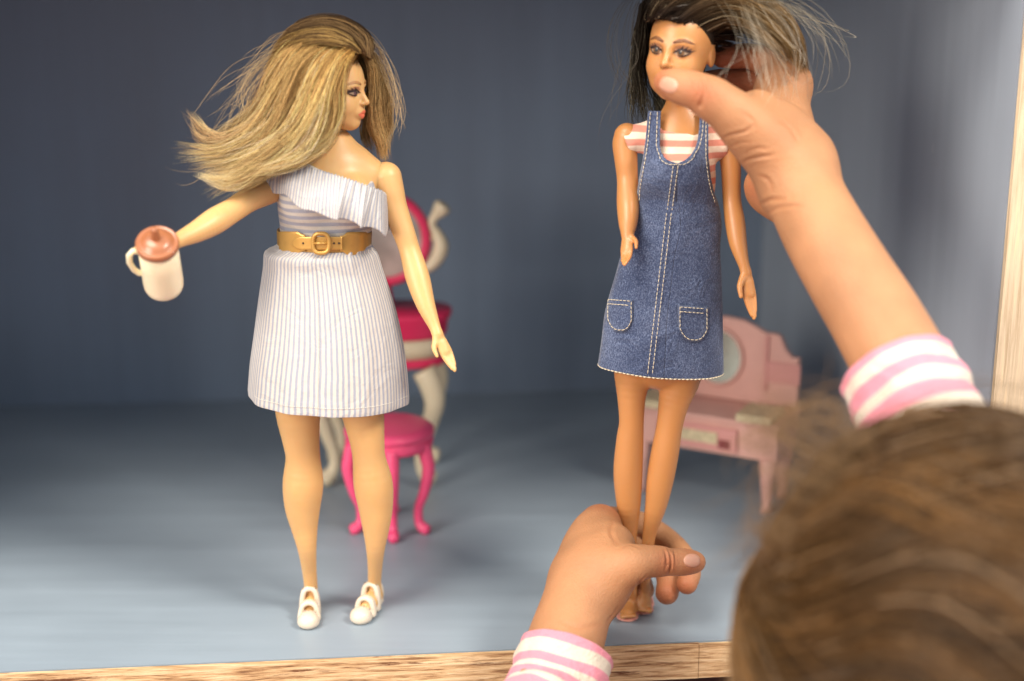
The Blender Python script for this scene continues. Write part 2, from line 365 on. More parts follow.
def hcols(n, N_, base, tip, var=.25, cid=None, mixc=None, mixp=0):
    t = np.linspace(0, 1, N_)[None, :, None]; b = np.array(base); e = np.array(tip)
    c = b * (1 - t) + e * t
    k = np.exp(rng.normal(0, var, (n, 1, 1)))
    if cid is not None: k = k * np.exp(np.clip(rng.normal(0, var, 500), -1.3 * var, 1.3 * var))[cid % 500][:, None, None]
    c = c * k
    if mixp:
        m = rng.random(n) < mixp; c[m] = np.array(mixc) * np.exp(rng.normal(0, .2, (m.sum(), 1, 1)))
    return np.minimum(c, np.array([.88, .74, .52]))
# ---------------------------------------------------------------- cloth lofts
def loft(name, rows, mat_, parent, nseg=160, nrow=60, fold=None, thick=.0006, uvrep=1.0, arc=(0, 2 * math.pi)):
    """rows: (pxL,pyL,pxR,pyR,Y,ratio): rings seen edge to edge between two picture points"""
    data = []
    for xl, yl, xr, yr, Y, ry in rows:
        a, b = P(xl, yl, Y), P(xr, yr, Y); c = (a + b) / 2; h = (b - a) / 2
        data.append((c.x, c.y, c.z, h.x, h.z, ry * h.length))
    D = crom(data, nrow); th = np.linspace(arc[0], arc[1], nseg, endpoint=False)
    V = np.zeros((nrow, nseg, 3)); UV = np.zeros((nrow, nseg, 2))
    for i, (cx, cy, cz, hx, hz, ry) in enumerate(D):
        v = i / (nrow - 1); f = 1 + (fold(th, v) if fold else 0)
        V[i, :, 0] = cx + hx * np.sin(th) * f; V[i, :, 1] = cy - ry * np.cos(th) * f; V[i, :, 2] = cz + hz * np.sin(th)
        UV[i, :, 0] = (th / (2 * math.pi)); UV[i, :, 1] = v
    # closed seam at the back: repeat first column for clean uv
    V = np.concatenate([V, V[:, :1]], 1); u0 = UV[:, :1].copy(); u0[..., 0] = 1; UV = np.concatenate([UV, u0], 1); V = np.roll(V, 0, 1)
    m = nseg + 1; idx = np.arange(nrow * m).reshape(nrow, m)
    Q = np.stack([idx[1:, :-1], idx[1:, 1:], idx[:-1, 1:], idx[:-1, :-1]], -1).reshape(-1, 4)
    o = mesh_obj(name, V.reshape(-1, 3), [Q], mat_, parent, True, uvs=UV.reshape(-1, 2))
    sd = o.modifiers.new('thickness', 'SOLIDIFY'); sd.thickness = thick; sd.offset = -1
    return o
def grid_cloth(name, Vg, UVg, mat_, parent, thick=.0006):
    n, m = Vg.shape[:2]; idx = np.arange(n * m).reshape(n, m)
    Q = np.stack([idx[1:, :-1], idx[1:, 1:], idx[:-1, 1:], idx[:-1, :-1]], -1).reshape(-1, 4)
    o = mesh_obj(name, Vg.reshape(-1, 3), [Q], mat_, parent, True, uvs=UVg.reshape(-1, 2))
    sd = o.modifiers.new('thickness', 'SOLIDIFY'); sd.thickness = thick; sd.offset = -1
    return o
# ================================================================ SETTING
NAVY = (.088, .112, .165)
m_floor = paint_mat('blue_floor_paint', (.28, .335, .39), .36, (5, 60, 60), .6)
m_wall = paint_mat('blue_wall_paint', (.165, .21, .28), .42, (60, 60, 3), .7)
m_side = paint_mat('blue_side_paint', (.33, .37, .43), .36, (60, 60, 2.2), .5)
m_plyx = ply_mat('plywood_edge', 'x'); m_plyz = ply_mat('plywood_edge_upright', 'z')
m_ground = mat('red_brown_table', (.20, .075, .06), .6, noise=.3, nscale=30)
g = MB().box((-1.5, -1.2, -.06), (1.5, 1.8, -.052)).build('ground', m_ground, smooth=False); tag(g, kind='structure')
PSI = R(5.5)
BM = Matrix.Translation((0, .6575, 0)) @ Matrix.Rotation(PSI, 4, 'Z')
X0, X1, DEP, HT, TH = -.40, .2265, .42, .336, .018
box = thing('dollhouse_box', 'open play box painted dusty blue inside with raw sawn plywood front edges', 'play box', tuple(BM.translation))
def bpart(name, a, b, m, par=box): return MB().box(a, b).build(name, m, par, smooth=False, M=BM)
e = .0012
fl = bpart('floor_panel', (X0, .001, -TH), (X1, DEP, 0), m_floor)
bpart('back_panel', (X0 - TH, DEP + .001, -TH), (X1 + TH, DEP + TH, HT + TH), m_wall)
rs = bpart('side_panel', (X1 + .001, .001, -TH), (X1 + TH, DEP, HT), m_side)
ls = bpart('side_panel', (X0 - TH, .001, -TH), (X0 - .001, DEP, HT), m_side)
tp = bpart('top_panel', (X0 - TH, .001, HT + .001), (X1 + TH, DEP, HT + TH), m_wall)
bpart('front_edge', (X0 - TH, -.0022, -TH - .0005), (.0909, 0, -.0003), m_plyx, fl)
bpart('front_edge', (.0911, -.0024, -TH - .0002), (X1 + TH + .001, 0, -.0006), m_plyx, fl)
bpart('front_edge', (X1 + .0015, -.0030, .0005), (X1 + TH + .002, 0, HT), m_plyz, rs)
bpart('front_edge', (X0 - TH, -.0030, .0005), (X0 - .0015, 0, HT), m_plyz, ls)
bpart('front_edge', (X0 - TH, -.0026, HT + .0015), (X1 + TH, 0, HT + TH), m_plyx, tp)
# ---------------------------------------------------------------- stool
m_pink = mat('hot_pink_plastic', (.86, .085, .215), .35, .5, sss=.2, sssr=(1, .3, .4), ssscale=.003, bump=.05, bscale=300)
m_mag = mat('magenta_plastic', (.62, .02, .09), .4, .5)
m_cream = mat('cream_plastic', (.62, .52, .36), .4, .5, sss=.1)
def leg_tube(mb, base, dirv, prof, seg=12):      # prof: (out, z, r)
    d = Vector(dirv).normalized(); q = crom(np.array(prof), 26)
    mb.tube([Vector(base) + d * o + Vector((0, 0, z)) for o, z, r in q], [r for o, z, r in q], seg)
SY = .812; sc = P(389, 430, SY); zs = .33 - SY * math.tan(R(15 + math.degrees(math.atan((424 - 340.5) / F))))
sb = (sc.x, SY, 0); SR = .0256
st = thing('stool', 'hot pink plastic toy stool with round seat and curved legs, behind the blonde doll', 'stool', sb)
MB().lathe([(0, zs + .0005), (SR * .78, zs), (SR * .9, zs - .0004), (SR, zs - .0025), (SR * 1.0, zs - .005), (SR * .93, zs - .0058), (SR * .95, zs - .0068), (SR * .99, zs - .009), (SR * .97, zs - .0115), (SR * .9, zs - .013), (0, zs - .012)], sb, 56).build('seat', m_pink, st)
for a in (205, 278, 335, 90):
    d = (math.cos(R(a)), math.sin(R(a)), 0); mb = MB()
    leg_tube(mb, sb, d, [(SR * .86, zs - .009, .0042), (SR * .93, zs - .016, .0040), (SR * .98, zs - .024, .0036), (SR * .86, zs - .038, .0030), (SR * .72, .016, .0026), (SR * .72, .007, .0027), (SR * .84, .0035, .0034), (SR * .97, .0028, .0027)])
    mb.build('leg', m_pink, st)
# ---------------------------------------------------------------- vanity with round mirror
VY = .90
def vz(py, Y): return P(400, py, Y).z
def vx(px, py, Y=VY): return P(px, py, Y).x
zt = vz(308, VY); x0, x1 = vx(303, 320), vx(452, 320); xc = (x0 + x1) / 2
van = thing('vanity_table', 'cream and magenta toy dressing table with round magenta mirror, behind the blonde doll', 'dressing table', (xc, VY, 0))
D2 = .024
def oval(w, d, n=48, p=2.6):
    o = []
    for i in range(n):
        a = 2 * math.pi * i / n; c, s = math.cos(a), math.sin(a)
        o.append((w * math.copysign(abs(c)**(2 / p), c), d * math.copysign(abs(s)**(2 / p), s)))
    return o
def slab(zs_, w, d, y=VY, p=2.6):               # zs_: list of (z, grow)
    mb = MB(); V = []; n = 48
    for z, gr in zs_:
        for x, yy in oval(w * gr, d * gr, n, p): V.append((xc + x, y + yy, z))
    k = len(zs_); mb.add(V, [(j * n + i, j * n + (i + 1) % n, (j + 1) * n + (i + 1) % n, (j + 1) * n + i) for j in range(k - 1) for i in range(n)])
    mb.F.setdefault(n, []).append(np.array([list(range(n))[::-1]])); mb.F.setdefault(n, []).append(np.array([list(range((k - 1) * n, k * n))]))
    return mb
W2 = (x1 - x0) / 2
slab([(zt - .016, .90), (zt - .014, .93), (zt - .006, .95), (zt - .004, .99), (zt - .001, 1.0), (zt, .98)], W2, D2).build('tabletop', m_mag, van)
dr = slab([(zt - .028, .9), (zt - .0165, .9)], W2, D2).build('drawer', m_cream, van)
slab([(zt - .034, .88), (zt - .0325, .93), (zt - .0285, .92)], W2, D2).build('trim', m_mag, van)
MB().lathe([(0, 0), (.002, .0005), (.002, .003), (0, .0035)], (xc, VY - D2 - .001, zt - .022)).build('drawer_knob', m_mag, dr)
for sx in (-1, 1):
    for sy in (-1, 1):
        mb = MB(); d = Vector((sx, sy * .25, 0)); zl = zt - .034
        leg_tube(mb, (xc, VY + sy * D2 * .55, 0), d, [(W2 * .66, zl, .0075), (W2 * .76, zl * .88, .0075), (W2 * .80, zl * .72, .0062), (W2 * .70, zl * .48, .0045), (W2 * .60, zl * .28, .0038), (W2 * .62, zl * .15, .004), (W2 * .72, .006, .0055), (W2 * .78, .0045, .004)])
        mb.build('leg', m_cream, van)
zc_ = vz(240, VY); rm = .0262; mx_ = vx(383, 240)
m_mir = mat('mirror_sheet', (.55, .50, .46), .18, .8, metal=.55, noise=.45, nscale=55)
ringo = MB().tube([(mx_ + rm * math.sin(a), VY + .004, zc_ + rm * 1.02 * math.cos(a)) for a in np.linspace(0, 2 * math.pi, 64, endpoint=False)], .0030, 12, closed=True).build('mirror_frame', m_mag, van)
MB().lathe([(0, 0), (rm, 0), (rm, .001), (0, .001)], (0, 0, 0), 64).build('mirror', m_mir, van, smooth=False, M=Matrix.Translation((mx_, VY + .004, zc_)) @ Matrix.Rotation(R(90), 4, 'X'))
MB().tube([(mx_, VY + .004, zt - .001), (mx_, VY + .004, zc_ - rm + .001)], [.006, .0035], 12).build('mirror_stem', m_mag, van)
for sx in (-1, 1):
    mb = MB(); q = crom(np.array([(.0215, -.021, .0028), (.031, -.016, .0042), (.0365, -.006, .0050), (.0345, .002, .0036), (.0305, .008, .0030), (.0325, .013, .0030), (.0355, .0165, .0046), (.0375, .0190, .0056), (.0390, .0207, .0045), (.0396, .0215, .0012)]), 26)
    mb.tube([(mx_ + sx * a * .96, VY + .006, zc_ + b) for a, b, r in q], [r for a, b, r in q], 12)
    mb.tube([(mx_ + sx * .027, VY + .005, zc_ + .0005), (mx_ + sx * .036, VY + .006, zc_ + .0005)], .002, 8)
    mb.build('mirror_arm', m_cream, van)
# ---------------------------------------------------------------- pink dresser
m_dr = mat('faded_pink_plastic', (.66, .36, .30), .45, .45, noise=.06, nscale=60)
m_dr2 = mat('inner_pink_plastic', (.62, .28, .25), .5, .4)
m_be = mat('beige_sticker', (.55, .45, .28), .55, noise=.35, nscale=500)
m_bx = mat('dark_red_sticker', (.20, .03, .03), .5); m_ovm = mat('oval_mirror', (.36, .38, .33), .2, .8, metal=.6, noise=.35, nscale=40)
DA = R(-28); u = Vector((math.cos(DA), math.sin(DA), 0)); v = Vector((-math.sin(DA), math.cos(DA), 0))
fr = P(778, 430, .83); fr.z = 0
DM = Matrix.Translation(fr) @ Matrix.Rotation(DA, 4, 'Z')     # origin: front right corner on the floor, x to the right
W = .093; cx = -W / 2
dre = thing('dresser', 'faded pink toy dresser with oval mirror, scalloped back and front drawer, behind the denim doll', 'dresser', tuple(fr))
def dbox(name, a, b, m, par=dre, bev=.0008): return MB().box(a, b).build(name, m, par, smooth=False, bevel=bev, M=DM)
h0, h1 = .033, .053
body = dbox('cabinet', (-W, 0, h0), (0, .040, h1), m_dr)
dbox('desktop', (-W - .0015, -.0015, h1 + .0003), (.0015, .041, h1 + .003), m_dr, body)
dd = dbox('drawer', (-W + .018, -.0026, h0 + .003), (-.024, -.0003, h1 - .003), m_dr2)
dbox('drawer_inlay', (-W + .024, -.0036, h0 + .007), (-.036, -.0028, h1 - .006), m_be, dd, 0)
dbox('drawer_inlay', (-.035, -.0034, h0 + .005), (-.028, -.0028, h1 - .010), m_bx, dd, 0)
for s in (0, 1):
    xa = -.025 if s == 0 else -W + .003
    dbox('side_shelf', (xa, -.004, h1 + .0032), (xa + .022, .022, h1 + .008), m_be, dre)
    lg = MB(); xl = -.006 if s == 0 else -W + .006
    for yy in (.004, .034):
        lg = MB(); lg.tube([(xl, yy, h0 + .001), (xl - .000, yy, h0 * .6), (xl, yy, .004), (xl, yy, 0)], [.006, .0045, .003, .004], 12); lg.build('leg', m_dr, dre, M=DM)
ptop = [(-.5, .062), (-.5, .0885), (-.455, .0880), (-.41, .0925), (-.37, .1005), (-.335, .1015), (-.27, .1015), (-.20, .1045), (-.12, .1075), (-.0, .1085)]
pts = [(cx + a * W, b) for a, b in ptop]; pts += [(cx - a * W, b) for a, b in ptop[:-1][::-1]]
pts = [(x, z if z > .065 else h1 + .0035) for x, z in pts]
bk = MB().prism(pts[::-1], .034, .039).build('back_board', m_dr, dre, smooth=False, bevel=.0008, M=DM)
for s in (-1, 1):
    dbox('recess', (cx + s * W * .40 - .011, .0325, .072), (cx + s * W * .40 + .011, .0338, .0845), m_dr2, bk, .0004)
    dbox('moulding', (cx + s * W * .29 - .001, .0320, .066), (cx + s * W * .29 + .001, .0338, .1005), m_dr2, bk, .0004)
EM = DM @ Matrix.Translation((cx - .004, .0335, .0835)) @ Matrix.Rotation(R(90), 4, 'X')
MB().lathe([(0, .0), (.0150, 0), (.0150, .0012), (0, .0012)], seg=56, sy=1.12).build('oval_mirror', m_ovm, dre, smooth=False, M=EM)
MB().tube([(.0158 * math.cos(a), .0176 * math.sin(a), .001) for a in np.linspace(0, 2 * math.pi, 56, endpoint=False)], .0011, 8, closed=True).build('mirror_frame', m_dr, dre, M=EM)
# ---------------------------------------------------------------- lidded mug
m_mug = mat('mug_plastic', (.95, .82, .56), .3, .5, sss=.35, sssr=(1, .6, .4), ssscale=.004)
m_lid = mat('brown_lid_plastic', (.36, .13, .055), .28, .6)
MY = .628
a = P(157.5, 245, MY - .005); b = P(164, 286, MY + .013); ax = (a - b).normalized(); H = (a - b).length; RM = 20.3 * PX(a)
xax = Vector((1, 0, 0)); xax = (xax - ax * xax.dot(ax)).normalized(); yax = ax.cross(xax)
MM = Matrix((xax, yax, ax)).transposed().to_4x4(); MM.translation = b
mug = thing('lidded_mug', 'tiny cream toy mug with brown lid held in the outstretched hand of the blonde doll', 'mug', tuple(b))
MB().lathe([(0, -.0012), (RM * .8, -.0012), (RM * .93, -.0005), (RM * .99, .0012), (RM * 1.01, .004), (RM * .99, H * .55), (RM * .98, H - .0007), (RM * .9, H), (0, H)], seg=56).build('cup', m_mug, mug, M=MM)
ld = MB().lathe([(RM * 1.0, H - .0012), (RM * 1.05, H - .0008), (RM * 1.07, H + .0012), (RM * 1.02, H + .0022), (RM * .96, H + .0024), (RM * .9, H + .0018), (RM * .80, H + .0020), (RM * .72, H + .0034), (RM * .45, H + .0042), (0, H + .0044)], seg=56).build('lid', m_lid, mug, M=MM)
MB().lathe([(RM * .27, H + .0038), (RM * .21, H + .0062), (RM * .19, H + .0092), (RM * .13, H + .0104), (0, H + .0107)], c=(-.0004, .0004, 0), seg=24).build('spout', m_lid, ld, M=MM)
MB().tube([(-RM * .95, -.001, H * .86), (-RM * 1.2, -.0015, H * .89), (-RM * 1.42, -.002, H * .80), (-RM * 1.46, -.002, H * .62), (-RM * 1.32, -.0015, H * .44), (-RM * 1.1, -.0015, H * .36), (-RM * .95, -.001, H * .34)], .0013, 10).build('handle', m_mug, mug, M=MM)
# ================================================================ DOLLS
def chain_px(pts): # list of (px,py,Y,rpx)
    q = [P(a, b, c) for a, b, c, r in pts]; return q, [r * PX(p) for p, (a, b, c, r) in zip(q, pts)]
def body_mesh(lo, hi, h, fn, it=1):
    s = SDF(lo, hi, h); fn(s); V, Q = s.mesh(); return smooth_mesh(V, Q, it), Q
def bounds(pts, m):
    a = np.array([tuple(p) for p in pts]); return a.min(0) - m, a.max(0) + m
EYE = {}
def head(doll, org, H, yaw, tilt, roll, m_skin, m_scalp, sx=1.0, neck=None):
    HM = Matrix.Translation(org) @ Matrix.Rotation(R(yaw), 4, 'Z') @ Matrix.Rotation(R(roll), 4, 'Y') @ Matrix.Rotation(R(tilt), 4, 'X')
    rot = HM.to_3x3(); h = H / 110
    loc = lambda x, y, z: HM @ Vector((x * H * sx, y * H, z * H))
    s = SDF(np.array(tuple(org)) - H * .75 - np.array([0, 0, H * -.25]), np.array(tuple(org)) + np.array([.75, .75, 1.15]) * H, h)
    E = lambda c, r, k=.05, op='add': s.ell(loc(*c), [r[0] * H * sx, r[1] * H, r[2] * H], k * H, rot, op)
    C = lambda pts, rads, k=.04, op='add': s.chain([loc(*p) for p in pts], [r * H for r in rads], k * H, dense=10 if len(pts) > 2 else 0, op=op)
    E((0, .08, .63), (.345, .43, .37), 0)
    E((0, -.085, .47), (.30, .275, .36), .10)
    E((0, -.11, .27), (.235, .215, .22), .12)
    E((0, -.225, .105), (.105, .095, .085), .10)
    for q in (-1, 1):
        E((q * .155, -.20, .32), (.125, .12, .125), .08)
        E((q * .13, -.09, .17), (.12, .16, .10), .08)
        E((q * .14, -.385, .475), (.078, .075, .050), .06, 'sub')
        E((q * .135, -.285, .468), (.066, .062, .050), .03)
        C([(q * .055, -.335, .535), (q * .13, -.335, .555), (q * .21, -.27, .54)], [.016, .02, .016], .06)
        # ear
        E((q * .335, .045, .44), (.035, .065, .095), .03); E((q * .375, .03, .45), (.02, .04, .055), .03, 'sub')
    C([(0, -.325, .53), (0, -.375, .44), (0, -.415, .365)], [.026, .028, .036], .05)
    E((0, -.412, .350), (.038, .040, .032), .025)
    for q in (-1, 1): E((q * .040, -.375, .340), (.028, .036, .024), .02)
    E((0, -.335, .235), (.10, .05, .07), .05)
    C([(-.085, -.325, .222), (-.03, -.354, .243), (0, -.356, .236), (.03, -.354, .243), (.085, -.325, .222)], [.010, .024, .022, .024, .010], .02)
    C([(-.07, -.320, .207), (0, -.349, .186), (.07, -.325, .207)], [.010, .028, .010], .02)
    C([(-.085, -.345, .219), (0, -.383, .214), (.085, -.345, .219)], [.006, .007, .006], .012, 'sub')
    if neck:
        s.chain([p for p, r in neck], [r for p, r in neck], .05 * H, dense=16)
    V, Q = s.mesh(); V = smooth_mesh(V, Q, 2)
    inv = np.array(HM.inverted()); L = (V @ inv[:3, :3].T + inv[:3, 3]) / H; L[:, 0] /= sx
    fc = L[Q].mean(1); scalp = (.75 * (fc[:, 2] - .80) + .65 * (fc[:, 1] + .30) > 0) & (fc[:, 2] > .28) & ~((np.abs(fc[:, 0]) > .30) & (fc[:, 1] < .13) & (fc[:, 2] < .56)) 
    o = mesh_obj('head', V, [Q], [m_skin, m_scalp], doll, True, midx=scalp.astype(int))
    bvh = BVHTree.FromPolygons([tuple(x) for x in V], [tuple(q) for q in Q.tolist()])
    def decal(name, outline, m, lift, par, dense=5):
        n = len(outline); c = np.mean(outline, 0); pts = [tuple(c)]
        for k in range(1, dense + 1):
            for x, z in outline: pts.append((c[0] + (x - c[0]) * k / dense, c[1] + (z - c[1]) * k / dense))
        d = (HM.to_3x3() @ Vector((0, 1, 0))).normalized(); out = []
        for x, z in pts:
            hit = bvh.ray_cast(loc(x, -1.2, z), d)
            p, nn = (hit[0], hit[1]) if hit[0] else (loc(x, -.3, z), -d)
            out.append(tuple(p - d * lift * H * .5 + nn * lift * H * .5))
        tri = np.array([(0, 1 + i, 1 + (i + 1) % n) for i in range(n)])
        quad = np.array([(1 + k * n + i, 1 + (k + 1) * n + i, 1 + (k + 1) * n + (i + 1) % n, 1 + k * n + (i + 1) % n) for k in range(dense - 1) for i in range(n)])
        return mesh_obj(name, out, [tri, quad], m, par, True)
    return o, decal, loc, HM, bvh
def circ(cx, cz, r, rz=None, n=20): rz = rz or r; return [(cx + r * math.cos(2 * math.pi * i / n), cz + rz * math.sin(2 * math.pi * i / n)) for i in range(n)]
def strip(top, bot): return list(top) + list(bot)[::-1]
def face(decal, ho, iris, brow, lipm, lashm, xs=.138, ez=.470, es=1.0):
    for q in (-1, 1):
        f = lambda pts: [(q * (xs + (x) * es), ez + z * es) for x, z in pts]
        eye = decal('eye', f([(-.075, -.008), (-.055, .014), (-.02, .031), (.02, .033), (.055, .022), (.08, .006), (.05, -.014), (.015, -.024), (-.03, -.022)]), m_eyew, .006, ho)
        cx_ = -.002
        decal('iris', [(q * (xs + cx_ * es + .039 * es * math.cos(a)), ez + .003 + .031 * es * math.sin(a)) for a in np.linspace(0, 2 * math.pi, 18, endpoint=False)], iris, .009, eye, 2)
        decal('pupil', [(q * (xs + cx_ * es + .017 * es * math.cos(a)), ez + .004 + .017 * es * math.sin(a)) for a in np.linspace(0, 2 * math.pi, 14, endpoint=False)], m_pupil, .012, eye, 2)
        decal('highlight', [(q * xs + .008 + .004 * math.cos(a), ez + .014 + .005 * math.sin(a)) for a in np.linspace(0, 2 * math.pi, 10, endpoint=False)], m_eyehl, .015, eye, 1)
        T = [(-.085, -.008), (-.06, .020), (-.02, .042), (.025, .045), (.065, .034), (.105, .022)]; B = [(-.078, -.008), (-.055, .010), (-.02, .025), (.02, .027), (.055, .017), (.085, .004)]
        decal('eyelashes', f(strip(T, B)), lashm, .014, eye, 3)
        for (ax_, az_), (bx_, bz_) in (((.04, .04), (.075, .070)), ((.065, .03), (.105, .052)), ((.085, .018), (.13, .034)), ((.01, .045), (.03, .075))):
            decal('eyelashes', f([(ax_ - .008, az_), (bx_, bz_), (ax_ + .008, az_ - .006)]), lashm, .014, eye, 2)
        decal('lower_lid', f(strip([(-.03, -.026), (.015, -.028), (.05, -.016), (.085, .004)], [(-.03, -.033), (.015, -.036), (.055, -.024), (.09, .0)])), lashm, .012, eye, 2)
        decal('eyeshadow', f(strip([(-.07, .03), (-.02, .066), (.03, .070), (.10, .040)], [(-.07, .01), (-.02, .044), (.025, .047), (.10, .024)])), m_shadow, .004, eye, 2)
        decal('eyebrow', f(strip([(-.085, .098), (-.03, .125), (.03, .130), (.09, .106), (.12, .085)], [(-.085, .078), (-.03, .104), (.03, .112), (.09, .094), (.12, .083)])), brow, .006, ho, 3)
    decal('lips', strip([(-.095, .220), (-.06, .240), (-.02, .262), (0, .255), (.02, .262), (.06, .240), (.095, .220)], [(-.095, .218), (-.06, .190), (-.025, .166), (0, .162), (.025, .166), (.06, .190), (.095, .218)]), lipm, .006, ho, 6)
m_skinA = mat('light_doll_vinyl', (.68, .40, .165), .40, .45, sss=.4, sssr=(1, .45, .2), ssscale=.0025, noise=.03, nscale=60)
m_skinB = mat('tan_doll_vinyl', (.53, .235, .08), .36, .5, sss=.3, sssr=(1, .4, .15), ssscale=.002, noise=.03, nscale=60)
m_scalpA = mat('blonde_scalp', (.32, .19, .08), .6); m_scalpB = mat('dark_scalp', (.02, .013, .009), .8, .08)
m_eyew = mat('eye_white_paint', (.38, .25, .16), .6); m_irisA = mat('iris_brown_violet', (.12, .055, .06), .6); m_irisB = mat('iris_hazel', (.15, .065, .02), .6)
m_pupil = mat('pupil_black', (.01, .008, .008), .6); m_eyehl = mat('eye_highlight', (.6, .5, .42), .3)
m_lash = mat('lash_paint', (.035, .018, .015), .5); m_shadow = mat('eyeshadow_paint', (.45, .20, .10), .5)
m_browA = mat('blonde_brow_paint', (.40, .19, .07), .6); m_browB = mat('brown_brow_paint', (.17, .065, .022), .6)
m_lipA = mat('coral_lip_paint', (.72, .17, .09), .35); m_lipB = mat('rose_lip_paint', (.60, .15, .11), .35)
def doll_hand(s, wrist, direc, side, L, k=.0008, curl=0.25, normal=(0, -1, 0), thumb=1):
    """small moulded hand: direc along the fingers, side towards the thumb"""
    d = Vector(direc).normalized(); sd = Vector(side); sd = (sd - d * sd.dot(d)).normalized(); nm = Vector(normal); nm = (nm - d * nm.dot(d) - sd * nm.dot(sd)).normalized()
    w = Vector(wrist)
    s.chain([w, w + d * L * .22, w + d * L * .42], [L * .115, L * .15, L * .15], .0012, n=tuple(nm), f=.62)
    for i, (o, l) in enumerate(((.105, .47), (.036, .54), (-.036, .50), (-.105, .40))):
        b = w + d * L * .42 + sd * L * o; m1 = b + d * L * l * .5 + nm * L * .02 + - sd * L * o * .15; m2 = b + d * L * l * .97 + nm * L * l * curl - sd * L * o * .45
        s.chain([w + d * L * .2 + sd * L * o * .7, b, m1, m2], [L * .05, L * .055, L * .05, L * .036], k * .5, dense=12)
    b = w + d * L * .1 + sd * L * .10 * thumb
    s.chain([b, b + (d * .16 + sd * .14 * thumb) * L + nm * L * .04, b + (d * .36 + sd * .17 * thumb) * L + nm * L * .07], [L * .075, L * .06, L * .042], .001, dense=8)
# ---------------------------------------------------------------- BLONDE DOLL
def fl0(px, py, z=.0): # point on the floor plane (height z) under a pixel
    d = MC @ Vector(((px - 512) / F, -(py - 340.5) / F, -1)); return CAM + d * ((z - .33) / d.z)
DY = .69
dA = thing('doll', 'blonde doll in striped one-shoulder dress, tan belt and white shoes, holding a mug', 'doll', tuple(P(342, 622, DY)))
dA.location.z = 0
FT = (0, 1, 0)
def legs(s, chains, k):
    for c in chains:
        q, r = chain_px(c); s.chain(q, r, k, dense=40)
LEG1 = [(300, 385, DY, 25), (298, 411, DY, 22.5), (301, 440, DY - .001, 18.5), (303, 458, DY - .001, 17.3), (303, 483, DY, 20.3), (302.5, 505, DY + .001, 18), (304, 524, DY + .001, 14), (307, 548, DY + .001, 9.6), (309.3, 570, DY + .006, 7.4), (311, 588, DY + .010, 6.8), (311, 598, DY + .012, 7)]
LEG2 = [(358, 385, DY, 24), (362.5, 411, DY, 21.5), (367, 440, DY - .001, 17.5), (369, 458, DY - .001, 16.5), (373, 483, DY, 19.6), (375.5, 505, DY + .001, 17.5), (376, 524, DY + .001, 14.2), (375.5, 548, DY + .002, 9.6), (375, 567, DY + .008, 7.4), (374.5, 582, DY + .014, 6.8), (375, 593, DY + .016, 7)]
TOR_A = [(324, 310, DY, 62, .78), (325, 275, DY, 52, .78), (325, 243, DY, 43.5, .76), (326, 222, DY, 44, .8), (327, 204, DY, 47, .82), (328, 190, DY, 46, .74), (331, 178, DY + .001, 44, .62)]
def torso(s, T, f, k):
    q, r = chain_px([t[:4] for t in T]); s.chain(q, r, k, n=FT, f=f, dense=40)
def fnA(s):
    legs(s, (LEG1, LEG2), .003)
    torso(s, TOR_A, .74, .002)
    q, r = chain_px([(289, 178, DY + .002, 13.5), (310, 168, DY + .002, 12), (331, 163, DY + .002, 15), (354, 166, DY + .002, 14), (371, 174, DY + .002, 14.5)]); s.chain(q, r, .006, dense=14)
    q, r = chain_px([(333, 172, DY + .001, 17), (334, 155, DY + .001, 13), (336, 140, DY + .001, 11.5)]); s.chain(q, r, .006, dense=14)
    for x in (308, 352): s.ell(P(x, 200, DY - .012), (.0105, .0085, .0100), .006)
    # feet inside the shoes
    for a, b in ((P(311, 598, DY + .012), fl0(309.5, 614, .003)), (P(375, 593, DY + .016), fl0(366, 612, .003))):
        m = a.lerp(b, .55) + Vector((0, 0, .0006)); s.chain([a + Vector((0, .003, -.002)), m, b], [.0042, .0044, .0034], .002, dense=10)
pts = [P(236, 150, DY), P(412, 640, DY), P(330, 140, DY)]
lo, hi = bounds(pts, .004); lo[1] = DY - .042; hi[1] = DY + .042; lo[2] = -.001
prts = [body_mesh(lo, hi, .0007, fnA)]
ARM_R = [(386, 177.5, DY + .002, 15.8), (390, 192, DY + .001, 14.5), (394.5, 207, DY, 12.8), (404, 233, DY - .002, 11.2), (410, 251, DY - .003, 10.6), (417.5, 277, DY - .007, 12.2), (425.5, 304, DY - .012, 9.6), (434, 325, DY - .016, 6.2), (437.5, 334, DY - .018, 5.4)]
ARM_L = [(284, 180, DY + .002, 15), (270, 190, DY - .004, 13.5), (250, 199, DY - .014, 12.5), (233, 210, DY - .025, 12.2), (215, 221, DY - .035, 13.2), (198, 231, DY - .043, 11), (183, 238, DY - .050, 8.4), (175, 242, DY - .054, 7)]
for A, dr_, sd_, nm_, L, th in ((ARM_R, P(455, 372, DY - .022) - P(437.5, 334, DY - .018), (-1, -.5, -.1), (.3, -1, 0), 43, 1), (ARM_L, P(128, 251, DY - .062) - P(175, 242, DY - .054), (0, -.25, 1), (0, -1, 0), 46, 1)):
    q, r = chain_px(A); lo, hi = bounds(q, .014); w = Vector(q[-1]); d = Vector(dr_).normalized(); Lm = L * PX(w)
    lo = np.minimum(lo, np.array(tuple(w + d * Lm)) - .006); hi = np.maximum(hi, np.array(tuple(w + d * Lm)) + .006)
    def f(s, q=q, r=r, w=w, d=d, sd_=sd_, nm_=nm_, Lm=Lm, th=th):
        s.chain(q, r, .001, dense=40); doll_hand(s, w, d, sd_, Lm, normal=nm_, thumb=th, curl=.12)
    prts.append(body_mesh(lo, hi, .00042, f))
V, Q = merge(prts); mesh_obj('body', V, [Q], m_skinA, dA)
HA = 85 * PX(P(336, 90, DY)); orgA = P(334, 130.5, DY)
